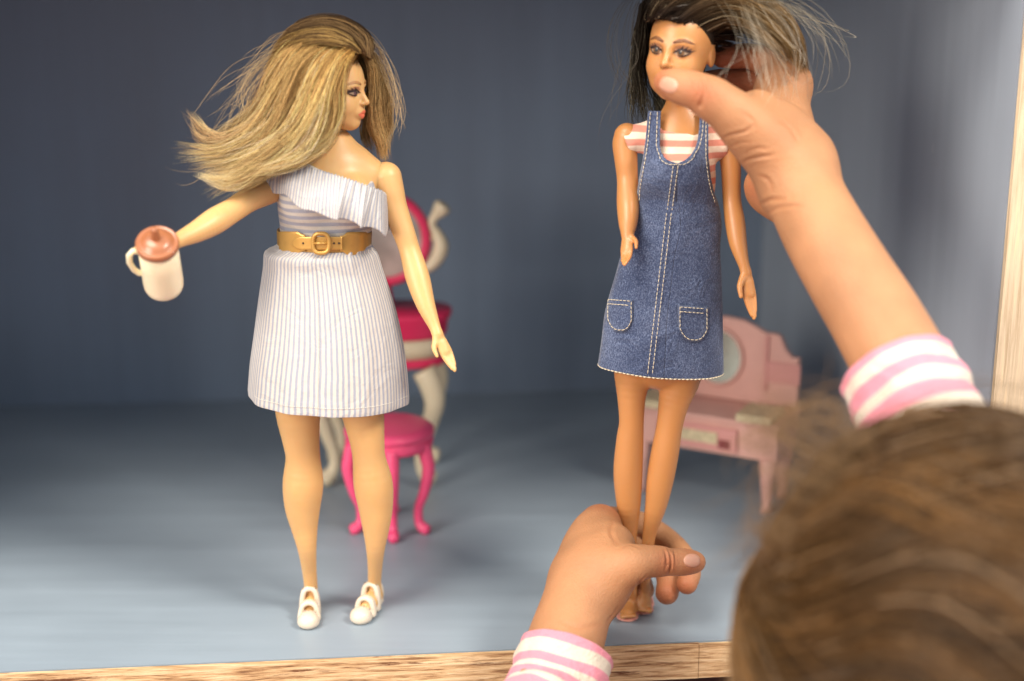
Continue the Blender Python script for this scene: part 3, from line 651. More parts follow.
nk = [(P(334, 160, DY + .001), 13 * PX(orgA)), (P(335, 148, DY + .001), 11.3 * PX(orgA)), (P(335, 130, DY + .003), 11.5 * PX(orgA)), (P(331, 112, DY + .006), 12 * PX(orgA))]
hdA, decA, locA, HMA, bvA = head(dA, orgA, HA, 72, 1, 0, m_skinA, m_scalpA, .98, nk)
face(decA, hdA, m_irisA, m_browA, m_lipA, m_lash, es=1.08)
# skirt, bodice, ruffle, belt
m_strA = stripe_mat('lavender_striped_cotton', (.57, .52, .46), (.33, .335, .39), 88, 0, duty=.56, wob=.5, soft=.05, weave=1800)
m_strB = stripe_mat('lavender_striped_bodice', (.57, .52, .46), (.33, .335, .39), 15, 1, duty=.5, wob=.3, weave=1800)
m_strR = stripe_mat('lavender_striped_ruffle', (.57, .52, .46), (.33, .335, .39), 54, 0, duty=.5, wob=.3, weave=1800)
ph = rng.random(12) * 6.28
def foldA(th, v):
    g = np.exp(-v * 5); q = 0
    for i, fr_ in enumerate((3, 5, 8, 11, 14)): q = q + math.sin(1 + i) * np.sin(fr_ * th + ph[i] + v * (i - 2) * .6) * (.010 + .020 * v) / (1 + i * .55)
    for i, fr_ in enumerate((23, 31, 42)): q = q + np.sin(fr_ * th + ph[5 + i] + v * 1.5 * (i - 1)) * .020 * g * (1 - .3 * i)
    return q + .02 * np.exp(-((v - .06) / .05)**2)
skA = loft('skirt', [(279, 244, 371, 246, DY, .84), (273, 247, 373, 249, DY, .82), (264, 252, 377, 254, DY, .80), (262, 268, 382, 270, DY, .76), (257, 300, 393, 304, DY, .78), (252, 335, 401, 340, DY, .80), (248, 362, 405, 369, DY, .82), (246, 384, 407, 395, DY, .84), (245.5, 390, 407, 402, DY, .84)], m_strA, dA, fold=foldA, thick=.0005, nrow=90, nseg=260)
SA = [(280.5, 262, 370, 262, DY, .76), (280, 250, 370, 250, DY, .76), (280, 235, 371, 235, DY, .78), (279, 220, 372, 220, DY, .80), (278, 205, 374, 205, DY, .84), (279, 196, 376, 196, DY, .82), (281, 188, 378, 188, DY, .78)]
s_ = None
def fnBod(s):
    q, r = chain_px([(t[0], t[1], t[2], t[3] + 2.2) for t in TOR_A]); s.chain(q, r, .002, n=FT, f=.76, dense=40)
    for x in (308, 352): s.ell(P(x, 200, DY - .0122), (.0115, .0092, .0108), .006)
    q, r = chain_px([(280, 182, DY + .002, 15.5), (292, 174, DY + .002, 14.5), (310, 170, DY + .002, 14)]); s.chain(q, r, .004, dense=10)
    a, b = P(301, 162, DY - .012), P(384, 189, DY - .012); n = (b - a).cross(Vector((0, 1, .22))); n = n if n.z > 0 else -n
    s.cut(a, tuple(n)); s.cut(P(325, 256, DY), (0, 0, -1)); s.cut(P(262, 185, DY), (-1, 0, .1))
lo, hi = bounds([P(255, 150, DY), P(395, 262, DY)], .003); lo[1] = DY - .036; hi[1] = DY + .036
V, Q = body_mesh(lo, hi, .00055, fnBod)
z0, z1 = V[:, 2].min(), V[:, 2].max(); uvb = np.stack([V[:, 0] * 10, (V[:, 2] - z0) / (z1 - z0)], 1)
wr = .00045 * np.sin(V[:, 2] * 1500 + 3 * np.sin(V[:, 0] * 130)) * (np.sin(V[:, 0] * 90) * .5 + .5); V[:, 1] -= wr
mesh_obj('bodice', V, [Q], m_strB, dA, uvs=uvb)
# ruffle: gathered strip falling from the slanting neckline
top = crom(np.array([(262, 181, .006), (272, 172, -.008), (290, 164, -.0165), (306, 166, -.020), (322, 171, -.0225), (340, 176, -.024), (358, 182, -.0225), (374, 188, -.018), (384, 192, -.010), (390, 200, .002)]), 220)
bot = crom(np.array([(252, 190, .008), (266, 192, -.010), (284, 196, -.0235), (303, 206, -.0285), (318, 214, -.031), (334, 219, -.0325), (350, 223, -.032), (368, 228, -.0275), (383, 233, -.017), (392, 232, .000)]), 220)
nr = 26; Vg = np.zeros((nr, 220, 3)); UVg = np.zeros((nr, 220, 2)); uu = np.linspace(0, 1, 220)
for i in range(nr):
    v_ = i / (nr - 1)
    for j in range(220):
        p0 = P(top[j, 0], top[j, 1], DY + top[j, 2]); p1 = P(bot[j, 0], bot[j, 1], DY + bot[j, 2]); p = p0.lerp(p1, v_)
        w_ = (math.sin(uu[j] * 27 + 1.8 * math.sin(uu[j] * 9)) * .0019 + math.sin(uu[j] * 14 + 2) * .0022) * v_**1.1 + math.sin(uu[j] * 150) * .00045 * (1 - v_)
        bulge = .0022 * math.sin(v_ * math.pi)
        Vg[i, j] = (p.x + .0014 * v_ * math.cos(uu[j] * 27 + 1.8 * math.sin(uu[j] * 9)), p.y - w_ - bulge, p.z + .0008 * math.sin(uu[j] * 33) * v_ + (.0004 * math.sin(uu[j] * 300) if i == 0 else 0)); UVg[i, j] = (uu[j], v_)
grid_cloth('ruffle', Vg, UVg, m_strR, dA, .0005)
m_belt = mat('tan_belt_plastic', (.60, .34, .085), .32, .55, bump=.12, bscale=900, noise=.08, nscale=300, metal=.4)
m_thread = mat('white_thread', (.72, .68, .60), .8, .2)
bl = loft('belt', [(277.5, 229, 371.5, 231, DY, .80), (277, 231, 372, 233, DY, .80), (277.5, 242, 371.5, 243.5, DY, .80), (278, 253, 371, 255, DY, .80), (278.5, 255, 370.5, 257, DY, .80)], m_belt, dA, thick=.0012, nrow=14)
def front(px, py, off):     # point on the belt front surface
    c = P(325, py, DY); a = P(277.5, py, DY); rx = c.x - a.x; p = P(px, py, DY - .0155); xx = min(.999, abs((p.x - c.x) / rx)); y = DY - .80 * rx * math.sqrt(1 - xx * xx) - off
    return P(px, py, y)
def plate(name, outline, off, th, m, par, ny=8, hole=None):
    """outline: function u->(top,bottom) between x range"""
    xs_, tops, bots = outline; n = len(xs_); Vf = []
    for lay, o in enumerate((off + th, off)):
        for i in range(n):
            for k in range(ny + 1): Vf.append(tuple(front(xs_[i], tops[i] + (bots[i] - tops[i]) * k / ny, o)))
    idx = lambda l, i, k: l * n * (ny + 1) + i * (ny + 1) + k; Fq = []
    for i in range(n - 1):
        for k in range(ny): Fq += [(idx(0, i, k), idx(0, i, k + 1), idx(0, i + 1, k + 1), idx(0, i + 1, k)), (idx(1, i, k), idx(1, i + 1, k), idx(1, i + 1, k + 1), idx(1, i, k + 1))]
        Fq += [(idx(0, i, 0), idx(0, i + 1, 0), idx(1, i + 1, 0), idx(1, i, 0)), (idx(0, i, ny), idx(1, i, ny), idx(1, i + 1, ny), idx(0, i + 1, ny))]
    for i in (0, n - 1):
        for k in range(ny): Fq.append((idx(0, i, k), idx(1, i, k), idx(1, i, k + 1), idx(0, i, k + 1)))
    o = MB().add(Vf, Fq).build(name, m, par); mm = o.modifiers.new('bevel', 'BEVEL'); mm.width = .0003; mm.limit_method = 'ANGLE'; return o
xs = np.linspace(279, 305, 14); plate('end_plate', (xs, [231.5 + 3.2 * (1 / (1 + math.exp(-(x - 300) * 1.2))) for x in xs], [254.5 - 3.2 * (1 / (1 + math.exp(-(x - 300) * 1.2))) for x in xs]), .0003, .0007, m_belt, bl)
xs = np.linspace(340, 370, 14); plate('end_plate', (xs, [236 - 4 * (1 / (1 + math.exp(-(x - 345) * 1.2))) for x in xs], [251.5 + 3.5 * (1 / (1 + math.exp(-(x - 345) * 1.2))) for x in xs]), .0003, .0007, m_belt, bl)
xs = np.linspace(291.5, 342, 20); hw = [min(6.5, 1.5 + (x - 291.5) * .8) for x in xs]; plate('strap', (xs, [243.3 - w for w in hw], [243.3 + w for w in hw]), .0011, .0007, m_belt, bl)
bu = []
for i in range(32):
    a = 2 * math.pi * i / 32; c_, s__ = math.cos(a), math.sin(a); bu.append(front(321 + 8.0 * math.copysign(abs(c_)**.7, c_), 243.3 + 9.8 * math.copysign(abs(s__)**.7, s__), .0026))
bko = MB().tube(bu, .0010, 8, closed=True).build('buckle', m_belt, bl)
MB().tube([front(313.5, 243.3, .0030), front(320, 243.3, .0034), front(327, 243.3, .0028)], .0006, 8).build('buckle_pin', m_belt, bko)
for x in (303, 334, 339): MB().tube([front(x, 243.3, .0017), front(x, 243.3, .0021)], .0005, 8).build('strap_hole', m_lash, bl)
# hem stitching
def hem(rowf, n=110, r=.00013, dash=.62):
    mb = MB()
    for i in range(n):
        a0 = -1.45 + 2.9 * i / n; a1 = a0 + 2.9 / n * dash; mb.tube([rowf(a0), rowf((a0 + a1) / 2), rowf(a1)], r, 5)
    return mb
def skrow(th, vv=.955, off=.0002):
    a, b = P(246.3, 378.8 + 4, DY), P(406.8, 389 + 4, DY); c = (a + b) / 2; h = (b - a) / 2; fo = 1 + float(foldA(np.array([th]), vv)[0]); ry = .84 * h.length
    return Vector((c.x + h.x * math.sin(th) * fo, c.y - ry * math.cos(th) * fo - off, c.z + h.z * math.sin(th)))
hem(skrow).build('hem_stitching', m_thread, skA)
# shoes
m_shoe = mat('white_shoe_plastic', (.68, .58, .46), .4, .5, sss=.25, sssr=(1, .7, .5), ssscale=.002)
m_slot = mat('shoe_slot', (.30, .20, .13), .6)
def shoe(heel, toe, name='shoe'):
    heel = Vector(heel); toe = Vector(toe); d = (toe - heel); L = d.length; d.normalize(); w = Vector((d.y, -d.x, 0)); up = Vector((0, 0, 1))
    p = lambda a, b, c: heel + d * a * L + w * b * L + up * c * L
    rot = Matrix((d, w, up)).transposed()
    s = SDF(*[np.array(x) for x in bounds([heel - Vector((0, 0, .001)), toe, heel + up * .016], .008)], .00036)
    s.chain([p(.06, 0, .08), p(.45, .0, .08), p(.80, 0, .08)], [.13 * L, .145 * L, .19 * L], .001, n=(0, 0, 1), f=.42, dense=16)
    s.ell(p(.83, 0, .13), (.20 * L, .195 * L, .155 * L), .0010, rot)
    s.ell(p(.05, 0, .24), (.12 * L, .135 * L, .24 * L), .001, rot)                      # heel counter
    s.ell(p(.42, 0, .12), (.44 * L, .17 * L, .10 * L), .001, rot)
    for a, z, r_, hh in ((.30, .34, .150, .20), (.56, .20, .165, .175)):                  # arched straps
        for e_ in (0, .05):
            s.chain([p(a + .05 + e_, -r_, .08), p(a + .02 + e_, -r_ * .95, z * .75), p(a + e_, -r_ * .68, z + hh * .62), p(a - .01 + e_, 0, z + hh * .92), p(a + e_, r_ * .68, z + hh * .62), p(a + .02 + e_, r_ * .95, z * .75), p(a + .05 + e_, r_, .08)], [.048 * L] * 7, .0005, dense=22)
    s.ell(p(.12, 0, .48), (.11 * L, .095 * L, .26 * L), .0005, rot, op='sub')
    s.cut((0, 0, .0002), (0, 0, -1)); V, Q = s.mesh()
    o = mesh_obj(name, smooth_mesh(V, Q, 1), [Q], m_shoe, dA)
    bv = BVHTree.FromPolygons([tuple(x) for x in V], [tuple(q) for q in Q.tolist()])
    mb = MB()
    for a in (.34, .62):
        for b in (-.11, 0, .11):
            h = bv.ray_cast(p(a - .10, b, 1.0), (d * .22 - up).normalized())
            if h[0]: n_ = h[1]; t = (d - n_ * d.dot(n_)).normalized(); mb.tube([h[0] - t * .0006, h[0] + t * .0006], [.00042, .00042], 8)
    mb.build('slot', m_slot, o)
shoe(fl0(311.5, 607), fl0(308, 631)); shoe(fl0(378, 603), fl0(357.5, 626))
# blonde hair
m_hairA = hair_mat('blonde_hair', .38, .16)
def gp(l, dy=0): return [P(a, b, DY + c + dy) for a, b, c in l]
N_ = 20
G1 = [  # sweeping to the left, from the lowest front lock round to the crown
    gp([(352, 52, -.013), (344, 66, -.019), (338, 88, -.022), (337, 112, -.023), (326, 138, -.026), (300, 158, -.030), (268, 172, -.032)]),
    gp([(352, 49, -.011), (340, 60, -.018), (331, 88, -.024), (324, 115, -.026), (306, 142, -.028), (272, 163, -.030), (236, 178, -.030)]),
    gp([(352, 47, -.009), (334, 56, -.018), (318, 82, -.024), (306, 112, -.027), (285, 140, -.027), (250, 164, -.026), (212, 186, -.025)]),
    gp([(354, 48, -.006), (328, 52, -.016), (308, 72, -.023), (291, 102, -.025), (272, 132, -.024), (238, 160, -.022), (202, 172, -.020)]),
    gp([(354, 46, -.004), (322, 46, -.013), (299, 62, -.020), (282, 92, -.021), (264, 126, -.020), (228, 148, -.018), (190, 149, -.016)]),
    gp([(354, 46, -.003), (318, 42, -.010), (294, 54, -.015), (276, 84, -.016), (260, 114, -.014), (242, 138, -.012), (218, 146, -.010)]),
    gp([(356, 46, -.002), (318, 38, -.006), (294, 46, -.009), (277, 70, -.008), (264, 100, -.004), (240, 126, -.002), (208, 140, .0)])]
p, c = sheet(G1, 5200, N_, .006, .75, 24, .0022, cut=(.74, 1.03), frizz=.0004)
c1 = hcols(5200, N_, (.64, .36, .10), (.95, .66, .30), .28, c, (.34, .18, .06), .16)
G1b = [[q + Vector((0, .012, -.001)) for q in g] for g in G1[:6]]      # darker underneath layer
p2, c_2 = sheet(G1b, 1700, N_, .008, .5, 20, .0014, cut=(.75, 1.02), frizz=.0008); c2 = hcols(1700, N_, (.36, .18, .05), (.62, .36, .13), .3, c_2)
# top of the head, pulled back from the twist
G2 = [gp([(366, 53, -.004), (361, 43, -.002), (350, 34, .000), (325, 28, .004), (298, 34, .008), (278, 54, .010)]),
      gp([(361, 51, -.010), (350, 38, -.012), (330, 30, -.012), (305, 32, -.010), (282, 44, -.006), (270, 66, -.002)]),
      gp([(357, 51, -.012), (344, 44, -.018), (320, 40, -.018), (296, 44, -.014), (278, 56, -.010), (264, 76, -.006)]),
      ]
G2b = [gp([(370, 58, .002), (370, 40, .006), (350, 24, .008), (322, 20, .010), (296, 28, .014), (280, 50, .016)]),
       gp([(368, 54, -.006), (366, 36, -.002), (345, 22, .0), (318, 20, .002), (292, 30, .006), (277, 52, .008)]),
       gp([(364, 50, -.010), (354, 36, -.011), (334, 26, -.010), (310, 26, -.008), (288, 36, -.004), (272, 58, .0)])]
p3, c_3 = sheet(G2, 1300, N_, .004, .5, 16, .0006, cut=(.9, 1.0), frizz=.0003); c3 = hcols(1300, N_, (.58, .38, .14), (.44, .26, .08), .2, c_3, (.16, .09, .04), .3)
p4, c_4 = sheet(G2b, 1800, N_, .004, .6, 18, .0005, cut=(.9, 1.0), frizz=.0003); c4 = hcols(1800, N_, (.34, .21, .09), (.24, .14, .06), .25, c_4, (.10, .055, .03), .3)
# behind the face, falling on the right
G3 = [gp([(366, 50, .004), (374, 70, .004), (374, 100, .004), (378, 122, .004), (388, 140, .004), (390, 158, .004)]),
      gp([(364, 46, .010), (376, 66, .008), (380, 92, .006), (376, 114, .006), (372, 132, .008), (378, 154, .006)]),
      gp([(358, 42, .016), (376, 62, .014), (386, 88, .012), (390, 110, .012), (394, 128, .012), (389, 152, .010)]),
      gp([(352, 60, .016), (362, 80, .016), (366, 100, .016), (364, 122, .018), (360, 140, .016), (366, 158, .012)])]
p5, c_5 = sheet(G3, 1500, N_, .006, .7, 9, .0012, cut=(.85, 1.02), frizz=.0005); c5 = hcols(1500, N_, (.46, .29, .11), (.70, .46, .20), .2, c_5)
# loose flyaways
G4 = [gp([(350, 40, .0), (372, 50, .002), (385, 75, .002), (394, 105, .0), (397, 130, .0), (390, 152, .0)]), gp([(340, 26, .004), (370, 34, .006), (388, 60, .004), (398, 100, .002), (399, 125, .0), (394, 140, .0)])]
p6, _ = sheet(G4, 26, N_, .006, 0, 3, .002, fly=.002, cut=(.7, 1)); c6 = hcols(26, N_, (.5, .35, .2), (.6, .45, .27), .2)
G5 = [gp([(320, 30, -.004), (286, 30, .0), (262, 50, .0), (240, 80, .0), (225, 100, .0)]), gp([(310, 40, -.01), (275, 60, -.01), (245, 85, -.01), (235, 110, -.01), (215, 125, -.01)]), gp([(300, 60, -.02), (260, 110, -.02), (235, 140, -.02), (205, 165, -.02), (180, 150, -.02)])]
p7, _ = sheet(G5, 70, N_, .008, 0, 5, .003, fly=.0035, cut=(.6, 1.05)); c7 = hcols(70, N_, (.5, .32, .15), (.75, .55, .3), .25)
# flicked ends
G6 = [gp([(262, 110, -.018), (244, 128, -.018), (222, 136, -.017), (203, 130, -.016), (188, 113, -.016)]), gp([(258, 118, -.018), (240, 134, -.018), (218, 142, -.016), (200, 136, -.016), (191, 120, -.015)])]
p8, c_8 = sheet(G6, 130, N_, .005, .5, 5, .0012, cut=(.85, 1)); c8 = hcols(130, N_, (.55, .35, .15), (.80, .56, .30), .15, c_8)
G7 = [gp([(285, 130, -.026), (262, 160, -.028), (240, 172, -.028), (218, 178, -.028), (196, 170, -.027)]), gp([(290, 140, -.028), (270, 170, -.030), (250, 184, -.030), (232, 190, -.030), (212, 184, -.028)])]
p9, c_9 = sheet(G7, 420, N_, .004, .7, 6, .0009, cut=(.8, 1.02)); c9 = hcols(420, N_, (.70, .46, .2), (.96, .72, .36), .15, c_9)
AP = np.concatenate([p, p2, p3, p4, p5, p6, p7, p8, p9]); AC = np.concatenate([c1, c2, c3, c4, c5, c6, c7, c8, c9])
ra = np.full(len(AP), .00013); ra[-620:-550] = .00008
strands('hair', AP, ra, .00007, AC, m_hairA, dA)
# ---------------------------------------------------------------- DENIM DOLL
EY = .69
dB = thing('doll', 'brunette doll in denim pinafore dress and pink striped top, held upright by a child', 'doll', (P(640, 600, EY).x, EY, 0))
LB1 = [(632, 355, EY, 19), (632.5, 373, EY, 18.5), (631.5, 398, EY - .001, 14.2), (631.5, 422, EY - .001, 12.4), (630, 439, EY, 13.6), (628, 471, EY + .001, 14.6), (628.5, 500, EY + .001, 12.6), (629.5, 520, EY + .001, 9.5), (630, 540, EY + .001, 6.6), (631, 565, EY + .003, 5.6), (632, 590, EY + .007, 5.4), (632, 600, EY + .009, 5.5)]
LB2 = [(685, 352, EY, 22), (680, 378, EY, 20.5), (674, 402, EY - .001, 15.5), (669.5, 426, EY - .001, 13.2), (665, 452, EY, 14), (660, 480, EY + .001, 13.6), (656, 505, EY + .001, 11), (650, 530, EY + .001, 7.4), (648, 545, EY + .001, 6.2), (646, 570, EY + .003, 5.6), (645.5, 588, EY + .007, 5.4), (645, 594, EY + .008, 5.5)]
TOR_B = [(664, 345, EY, 46), (668, 300, EY, 46), (671, 262, EY, 37), (676, 228, EY, 29.5), (679, 200, EY, 32), (681, 180, EY, 33), (681, 160, EY, 32), (682, 142, EY + .001, 33), (683, 134, EY + .001, 30)]
def fnB(s):
    legs(s, (LB1, LB2), .001)
    q, r = chain_px(TOR_B); s.chain(q, r, .002, n=FT, f=.70, dense=40)
    q, r = chain_px([(636, 140, EY + .002, 11.5), (656, 134, EY + .002, 10.5), (682, 129, EY + .002, 12), (706, 135, EY + .002, 11), (722, 144, EY + .002, 11)]); s.chain(q, r, .006, dense=14)
    q, r = chain_px([(682, 135, EY + .001, 15), (681, 118, EY + .001, 13.5), (681, 100, EY + .002, 13)]); s.chain(q, r, .006, dense=14)
    for x in (667, 692): s.ell(P(x, 172, EY - .008), (.0062, .0053, .0072), .005)
    for a, b in ((P(632, 600, EY + .009), fl0(628, 613, .0035)), (P(645, 594, EY + .008), fl0(643, 607, .0035))):
        d = (b - a); s.chain([a, a.lerp(b, .5) - Vector((0, 0, .001)), b], [.0030, .0038, .0036], .001, n=(0, 0, 1), f=.7, dense=10)
        bx = Vector((1, 0, 0))
        for i, (o, r_) in enumerate(((-.0032, .0009), (-.0018, .001), (-.0004, .0011), (.0010, .0012), (.0028, .0016))):
            o2 = o * (1 if a.x > .065 else -1); s.chain([b + bx * o2 + Vector((0, .001, .0004)), b + bx * o2 * 1.05 + Vector((0, -.0030 - r_, .0001))], [r_, r_ * .85], .0004)
lo, hi = bounds([P(600, 120, EY), P(735, 625, EY), P(680, 90, EY)], .004); lo[1] = EY - .038; hi[1] = EY + .034; lo[2] = .0005
prB = [body_mesh(lo, hi, .0006, fnB)]
ARM_BL = [(627, 136, EY + .002, 13), (625, 145, EY + .002, 12.6), (626, 160, EY + .001, 11.6), (627.5, 180, EY, 10.6), (628, 204, EY - .004, 11.3), (628, 222, EY - .010, 9.6), (627.4, 234, EY - .014, 6.3)]
ARM_BR = [(727, 138, EY + .002, 12), (729, 150, EY + .002, 11), (731, 170, EY + .001, 10), (732, 200, EY, 9.2), (735, 222, EY - .003, 10), (738, 243, EY - .006, 8.9), (743, 262, EY - .009, 6), (746, 272, EY - .010, 5)]
for A, e_, sd_, nm_, L in ((ARM_BL, P(626, 270, EY - .026), (1, -.6, 0), (-.5, -1, .2), 37), (ARM_BR, P(753, 321, EY - .014), (-1, -.6, 0), (-.3, -1, 0), 48)):
    q, r = chain_px(A); lo, hi = bounds(q, .012); w_ = Vector(q[-1]); d = (e_ - w_).normalized(); Lm = (e_ - w_).length
    lo = np.minimum(lo, np.array(tuple(e_)) - .006); hi = np.maximum(hi, np.array(tuple(e_)) + .006)
    def f(s, q=q, r=r, w=w_, d=d, sd_=sd_, nm_=nm_, Lm=Lm):
        s.chain(q, r, .001, dense=40); doll_hand(s, w, d, sd_, Lm, normal=nm_, thumb=1, curl=.12 if Lm > .02 else .3)
    prB.append(body_mesh(lo, hi, .0004, f))
V, Q = merge(prB); mesh_obj('body', V, [Q], m_skinB, dB)
HB = 105 * PX(P(680, 50, EY)); orgB = P(676, 101, EY - .004)
nk = [(P(681, 125, EY + .002), 14.2 * PX(orgB)), (P(681, 112, EY + .001), 13.5 * PX(orgB)), (P(681, 96, EY + .002), 13.5 * PX(orgB)), (P(683, 80, EY + .005), 15 * PX(orgB))]
hdB, decB, locB, HMB, bvB = head(dB, orgB, HB, -27, -3, 4, m_skinB, m_scalpB, .87, nk)
face(decB, hdB, m_irisB, m_browB, m_lipB, m_lash, es=1.0)
# shirt
m_str3 = stripe_mat('pink_striped_jersey', (.80, .62, .48), (.66, .25, .18), 11.5, 1, duty=.5, wob=.15, soft=.05, weave=2500)
def fnShirt(s):
    q, r = chain_px([(a, b, c, d + 1.6) for a, b, c, d in TOR_B]); s.chain(q, r, .002, n=FT, f=.72, dense=40)
    q, r = chain_px([(626, 141, EY + .002, 14.5), (636, 138, EY + .002, 14), (656, 134, EY + .002, 12), (682, 131, EY + .002, 13), (706, 135, EY + .002, 12.5), (722, 144, EY + .002, 13.5)]); s.chain(q, r, .006, dense=14)
    for x in (667, 692): s.ell(P(x, 172, EY - .0085), (.0066, .0058, .0078), .005)
    s.cut(P(680, 260, EY), (0, 0, -1)); s.cut(P(613.5, 135, EY), P(613.5, 135, EY) - P(634, 128, EY) + Vector((0, 0, -.002)), .0005)
    a = P(628, 150, EY); s.cut(P(622, 133, EY), (-1, 0, -.42), .0004); s.cut(P(727, 150, EY), (1, 0, -.05), .0004)
    s.chain([P(664, 108, EY - .004), P(664, 126, EY - .012), P(681, 131, EY - .016), P(698, 126, EY - .012), P(700, 108, EY - .004)], [.0055] * 5, .0003, dense=16, op='sub')
    s.ell(P(681, 112, EY), (.0125, .016, .0105), .0003, op='sub')
lo, hi = bounds([P(600, 110, EY), P(745, 262, EY)], .003); lo[1] = EY - .034; hi[1] = EY + .03
V, Q = body_mesh(lo, hi, .0005, fnShirt); z0, z1 = V[:, 2].min(), V[:, 2].max()
mesh_obj('shirt', V, [Q], m_str3, dB, uvs=np.stack([V[:, 0] * 10, (V[:, 2] - z0) / (z1 - z0)], 1))
# denim dress
m_den = mat('denim_cloth', (.12, .18, .34), .85, .2, sheen=.3); nt, b = nodes(m_den); N = nt.nodes; L = nt.links
tc = N.new('ShaderNodeTexCoord'); mp = N.new('ShaderNodeMapping'); mp.inputs['Rotation'].default_value = (0, R(35), 0); mp.inputs['Scale'].default_value = (5200, 1500, 900); L.new(tc.outputs['Object'], mp.inputs[0])
n1 = N.new('ShaderNodeTexNoise'); n1.inputs['Scale'].default_value = 1; n1.inputs['Detail'].default_value = 2; L.new(mp.outputs[0], n1.inputs[0])
n2 = N.new('ShaderNodeTexNoise'); n2.inputs['Scale'].default_value = 1700; n2.inputs['Detail'].default_value = 3; L.new(tc.outputs['Object'], n2.inputs[0])
n3 = N.new('ShaderNodeTexNoise'); n3.inputs['Scale'].default_value = 50; n3.inputs['Detail'].default_value = 3; L.new(tc.outputs['Object'], n3.inputs[0])
a1 = N.new('ShaderNodeMath'); a1.operation = 'ADD'; L.new(n1.outputs[0], a1.inputs[0]); L.new(n2.outputs[0], a1.inputs[1])
a2 = N.new('ShaderNodeMath'); a2.operation = 'MULTIPLY_ADD'; a2.inputs[1].default_value = .55; L.new(n3.outputs[0], a2.inputs[0]); L.new(a1.outputs[0], a2.inputs[2])
cr = N.new('ShaderNodeValToRGB'); e = cr.color_ramp.elements; e[0].position = .38; e[0].color = (.012, .018, .045, 1); e[1].position = .92; e[1].color = (.24, .29, .43, 1); x = e.new(.62); x.color = (.043, .060, .120, 1)
mm = N.new('ShaderNodeMath'); mm.operation = 'MULTIPLY'; mm.inputs[1].default_value = .5; L.new(a2.outputs[0], mm.inputs[0]); L.new(mm.outputs[0], cr.inputs[0]); L.new(cr.outputs[0], b.inputs['Base Color'])
bp = N.new('ShaderNodeBump'); bp.inputs['Strength'].default_value = .5; bp.inputs['Distance'].default_value = .0003; L.new(a1.outputs[0], bp.inputs['Height']); crease_bump(nt, b, bp.outputs[0], 60, .003, .6)
m_sti = mat('cream_stitching', (.68, .58, .42), .8, .2)
DR = [(634, 190, 716, 197, EY, .70), (635.5, 205, 719, 207, EY, .70), (634, 225, 721, 226, EY, .68), (624, 248, 720, 249, EY, .64), (616, 275, 721, 276, EY, .62), (606, 310, 722, 311, EY, .60), (602, 340, 722.5, 343, EY, .60), (599, 360, 723, 368, EY, .60), (598.5, 364, 723, 373, EY, .60)]
ph2 = rng.random(12) * 6.28
def foldB(th, v):
    q = 0
    for i, f_ in enumerate((2, 3, 5, 7)): q = q + np.sin(f_ * th + ph2[i] + v * (i - 1.5)) * (.006 + .010 * v) / (1 + i * .3)
    return q + .004 * np.sin(9 * th + 4 * v + ph2[5]) * np.exp(-((v - .3) / .25)**2) + .006 * np.sin(47 * th + 3 * np.sin(5 * th)) * np.exp(-((v - .965) / .035)**2) + .006 * np.sin(18 * v + 2.5 * th + 1) * np.exp(-((v - .25) / .2)**2) * np.abs(np.sin(th))
dress = loft('denim_dress', DR, m_den, dB, fold=foldB, thick=.0007, nrow=100, nseg=220)
_rows = []
for xl, yl, xr, yr, Y, ry in DR:
    a, b_ = P(xl, yl, Y), P(xr, yr, Y); c = (a + b_) / 2; h = (b_ - a) / 2; _rows.append((c.x, c.y, c.z, h.x, h.z, ry * h.length))
_DD = crom(_rows, 100)
def dsurf(v, th, off=.0003):
    k = min(max(v, 0), 1) * 99; i = min(int(k), 98); D = _DD[i] * (1 - (k - i)) + _DD[i + 1] * (k - i); f = 1 + float(foldB(np.array([th]), v)[0])
    return Vector((D[0] + D[3] * math.sin(th) * f, D[1] - (D[5] + off) * math.cos(th) * f, D[2] + D[4] * math.sin(th)))
def dpx(px, py, off=.0003):             # dress surface under a picture point (front half)
    th, v = 0.0, .5
    for _ in range(30):
        def scr(p): q = MC.transposed() @ (p - CAM); return 512 + F * q.x / -q.z, 340.5 - F * q.y / -q.z
        x, y = scr(dsurf(v, th, off)); x2, _y = scr(dsurf(v, th + .01, off)); _x, y2 = scr(dsurf(min(v + .01, 1), th, off))
        dx = (x2 - x) / .01 or 1; dy = (y2 - y) / .01 or 1
        th += max(-.2, min(.2, (px - x) / dx)) if abs(dx) > 3 else 0; v += max(-.1, min(.1, (py - y) / dy)); th = max(-1.5, min(1.5, th)); v = max(0, min(1, v))
    return dsurf(v, th, off)
# bib: two halves with the scooped neckline between them
TBX = TBY = []
def tb(px, py, off):                     # front of the bib over the torso
    T = crom(np.array([(632, 205, 722, .70), (640, 185, 716, .70), (646, 165, 713, .70), (640, 150, 722, .66), (636, 130, 724, .60), (640, 112, 722, .50)]), 60)
    i = int(np.argmin(abs(T[:, 1] - py) )) if False else None
    ys = [112, 130, 150, 165, 185, 207]; hw = [40, 43, 44, 44, 44, 42.5]; cx_ = [682, 682, 681, 680, 678, 677]; rt = [.44, .56, .70, .80, .80, .72]
    h = np.interp(py, ys, hw); c = np.interp(py, ys, cx_); r_ = np.interp(py, ys, rt); X = (px - c) / h; X = max(-.97, min(.97, X))
    Yq = EY + .001 - (h * .000455 * r_) * math.sqrt(1 - abs(X)**2.2) - .0012 - off
    if py > 172 and TBX: t = min((py - 172) / 34, 1); t = t * t * (3 - 2 * t); Yq += t * (float(np.interp(px, TBX, TBY)) + .0018 + (.0026 * (py - 215) / 10 if py > 215 else 0))
    return P(px, py, Yq)
TBX = []; _x = list(np.linspace(640, 714, 14)); TBY = [dpx(x, 214, 0).y - tb(x, 214, 0).y for x in _x]; TBX = _x
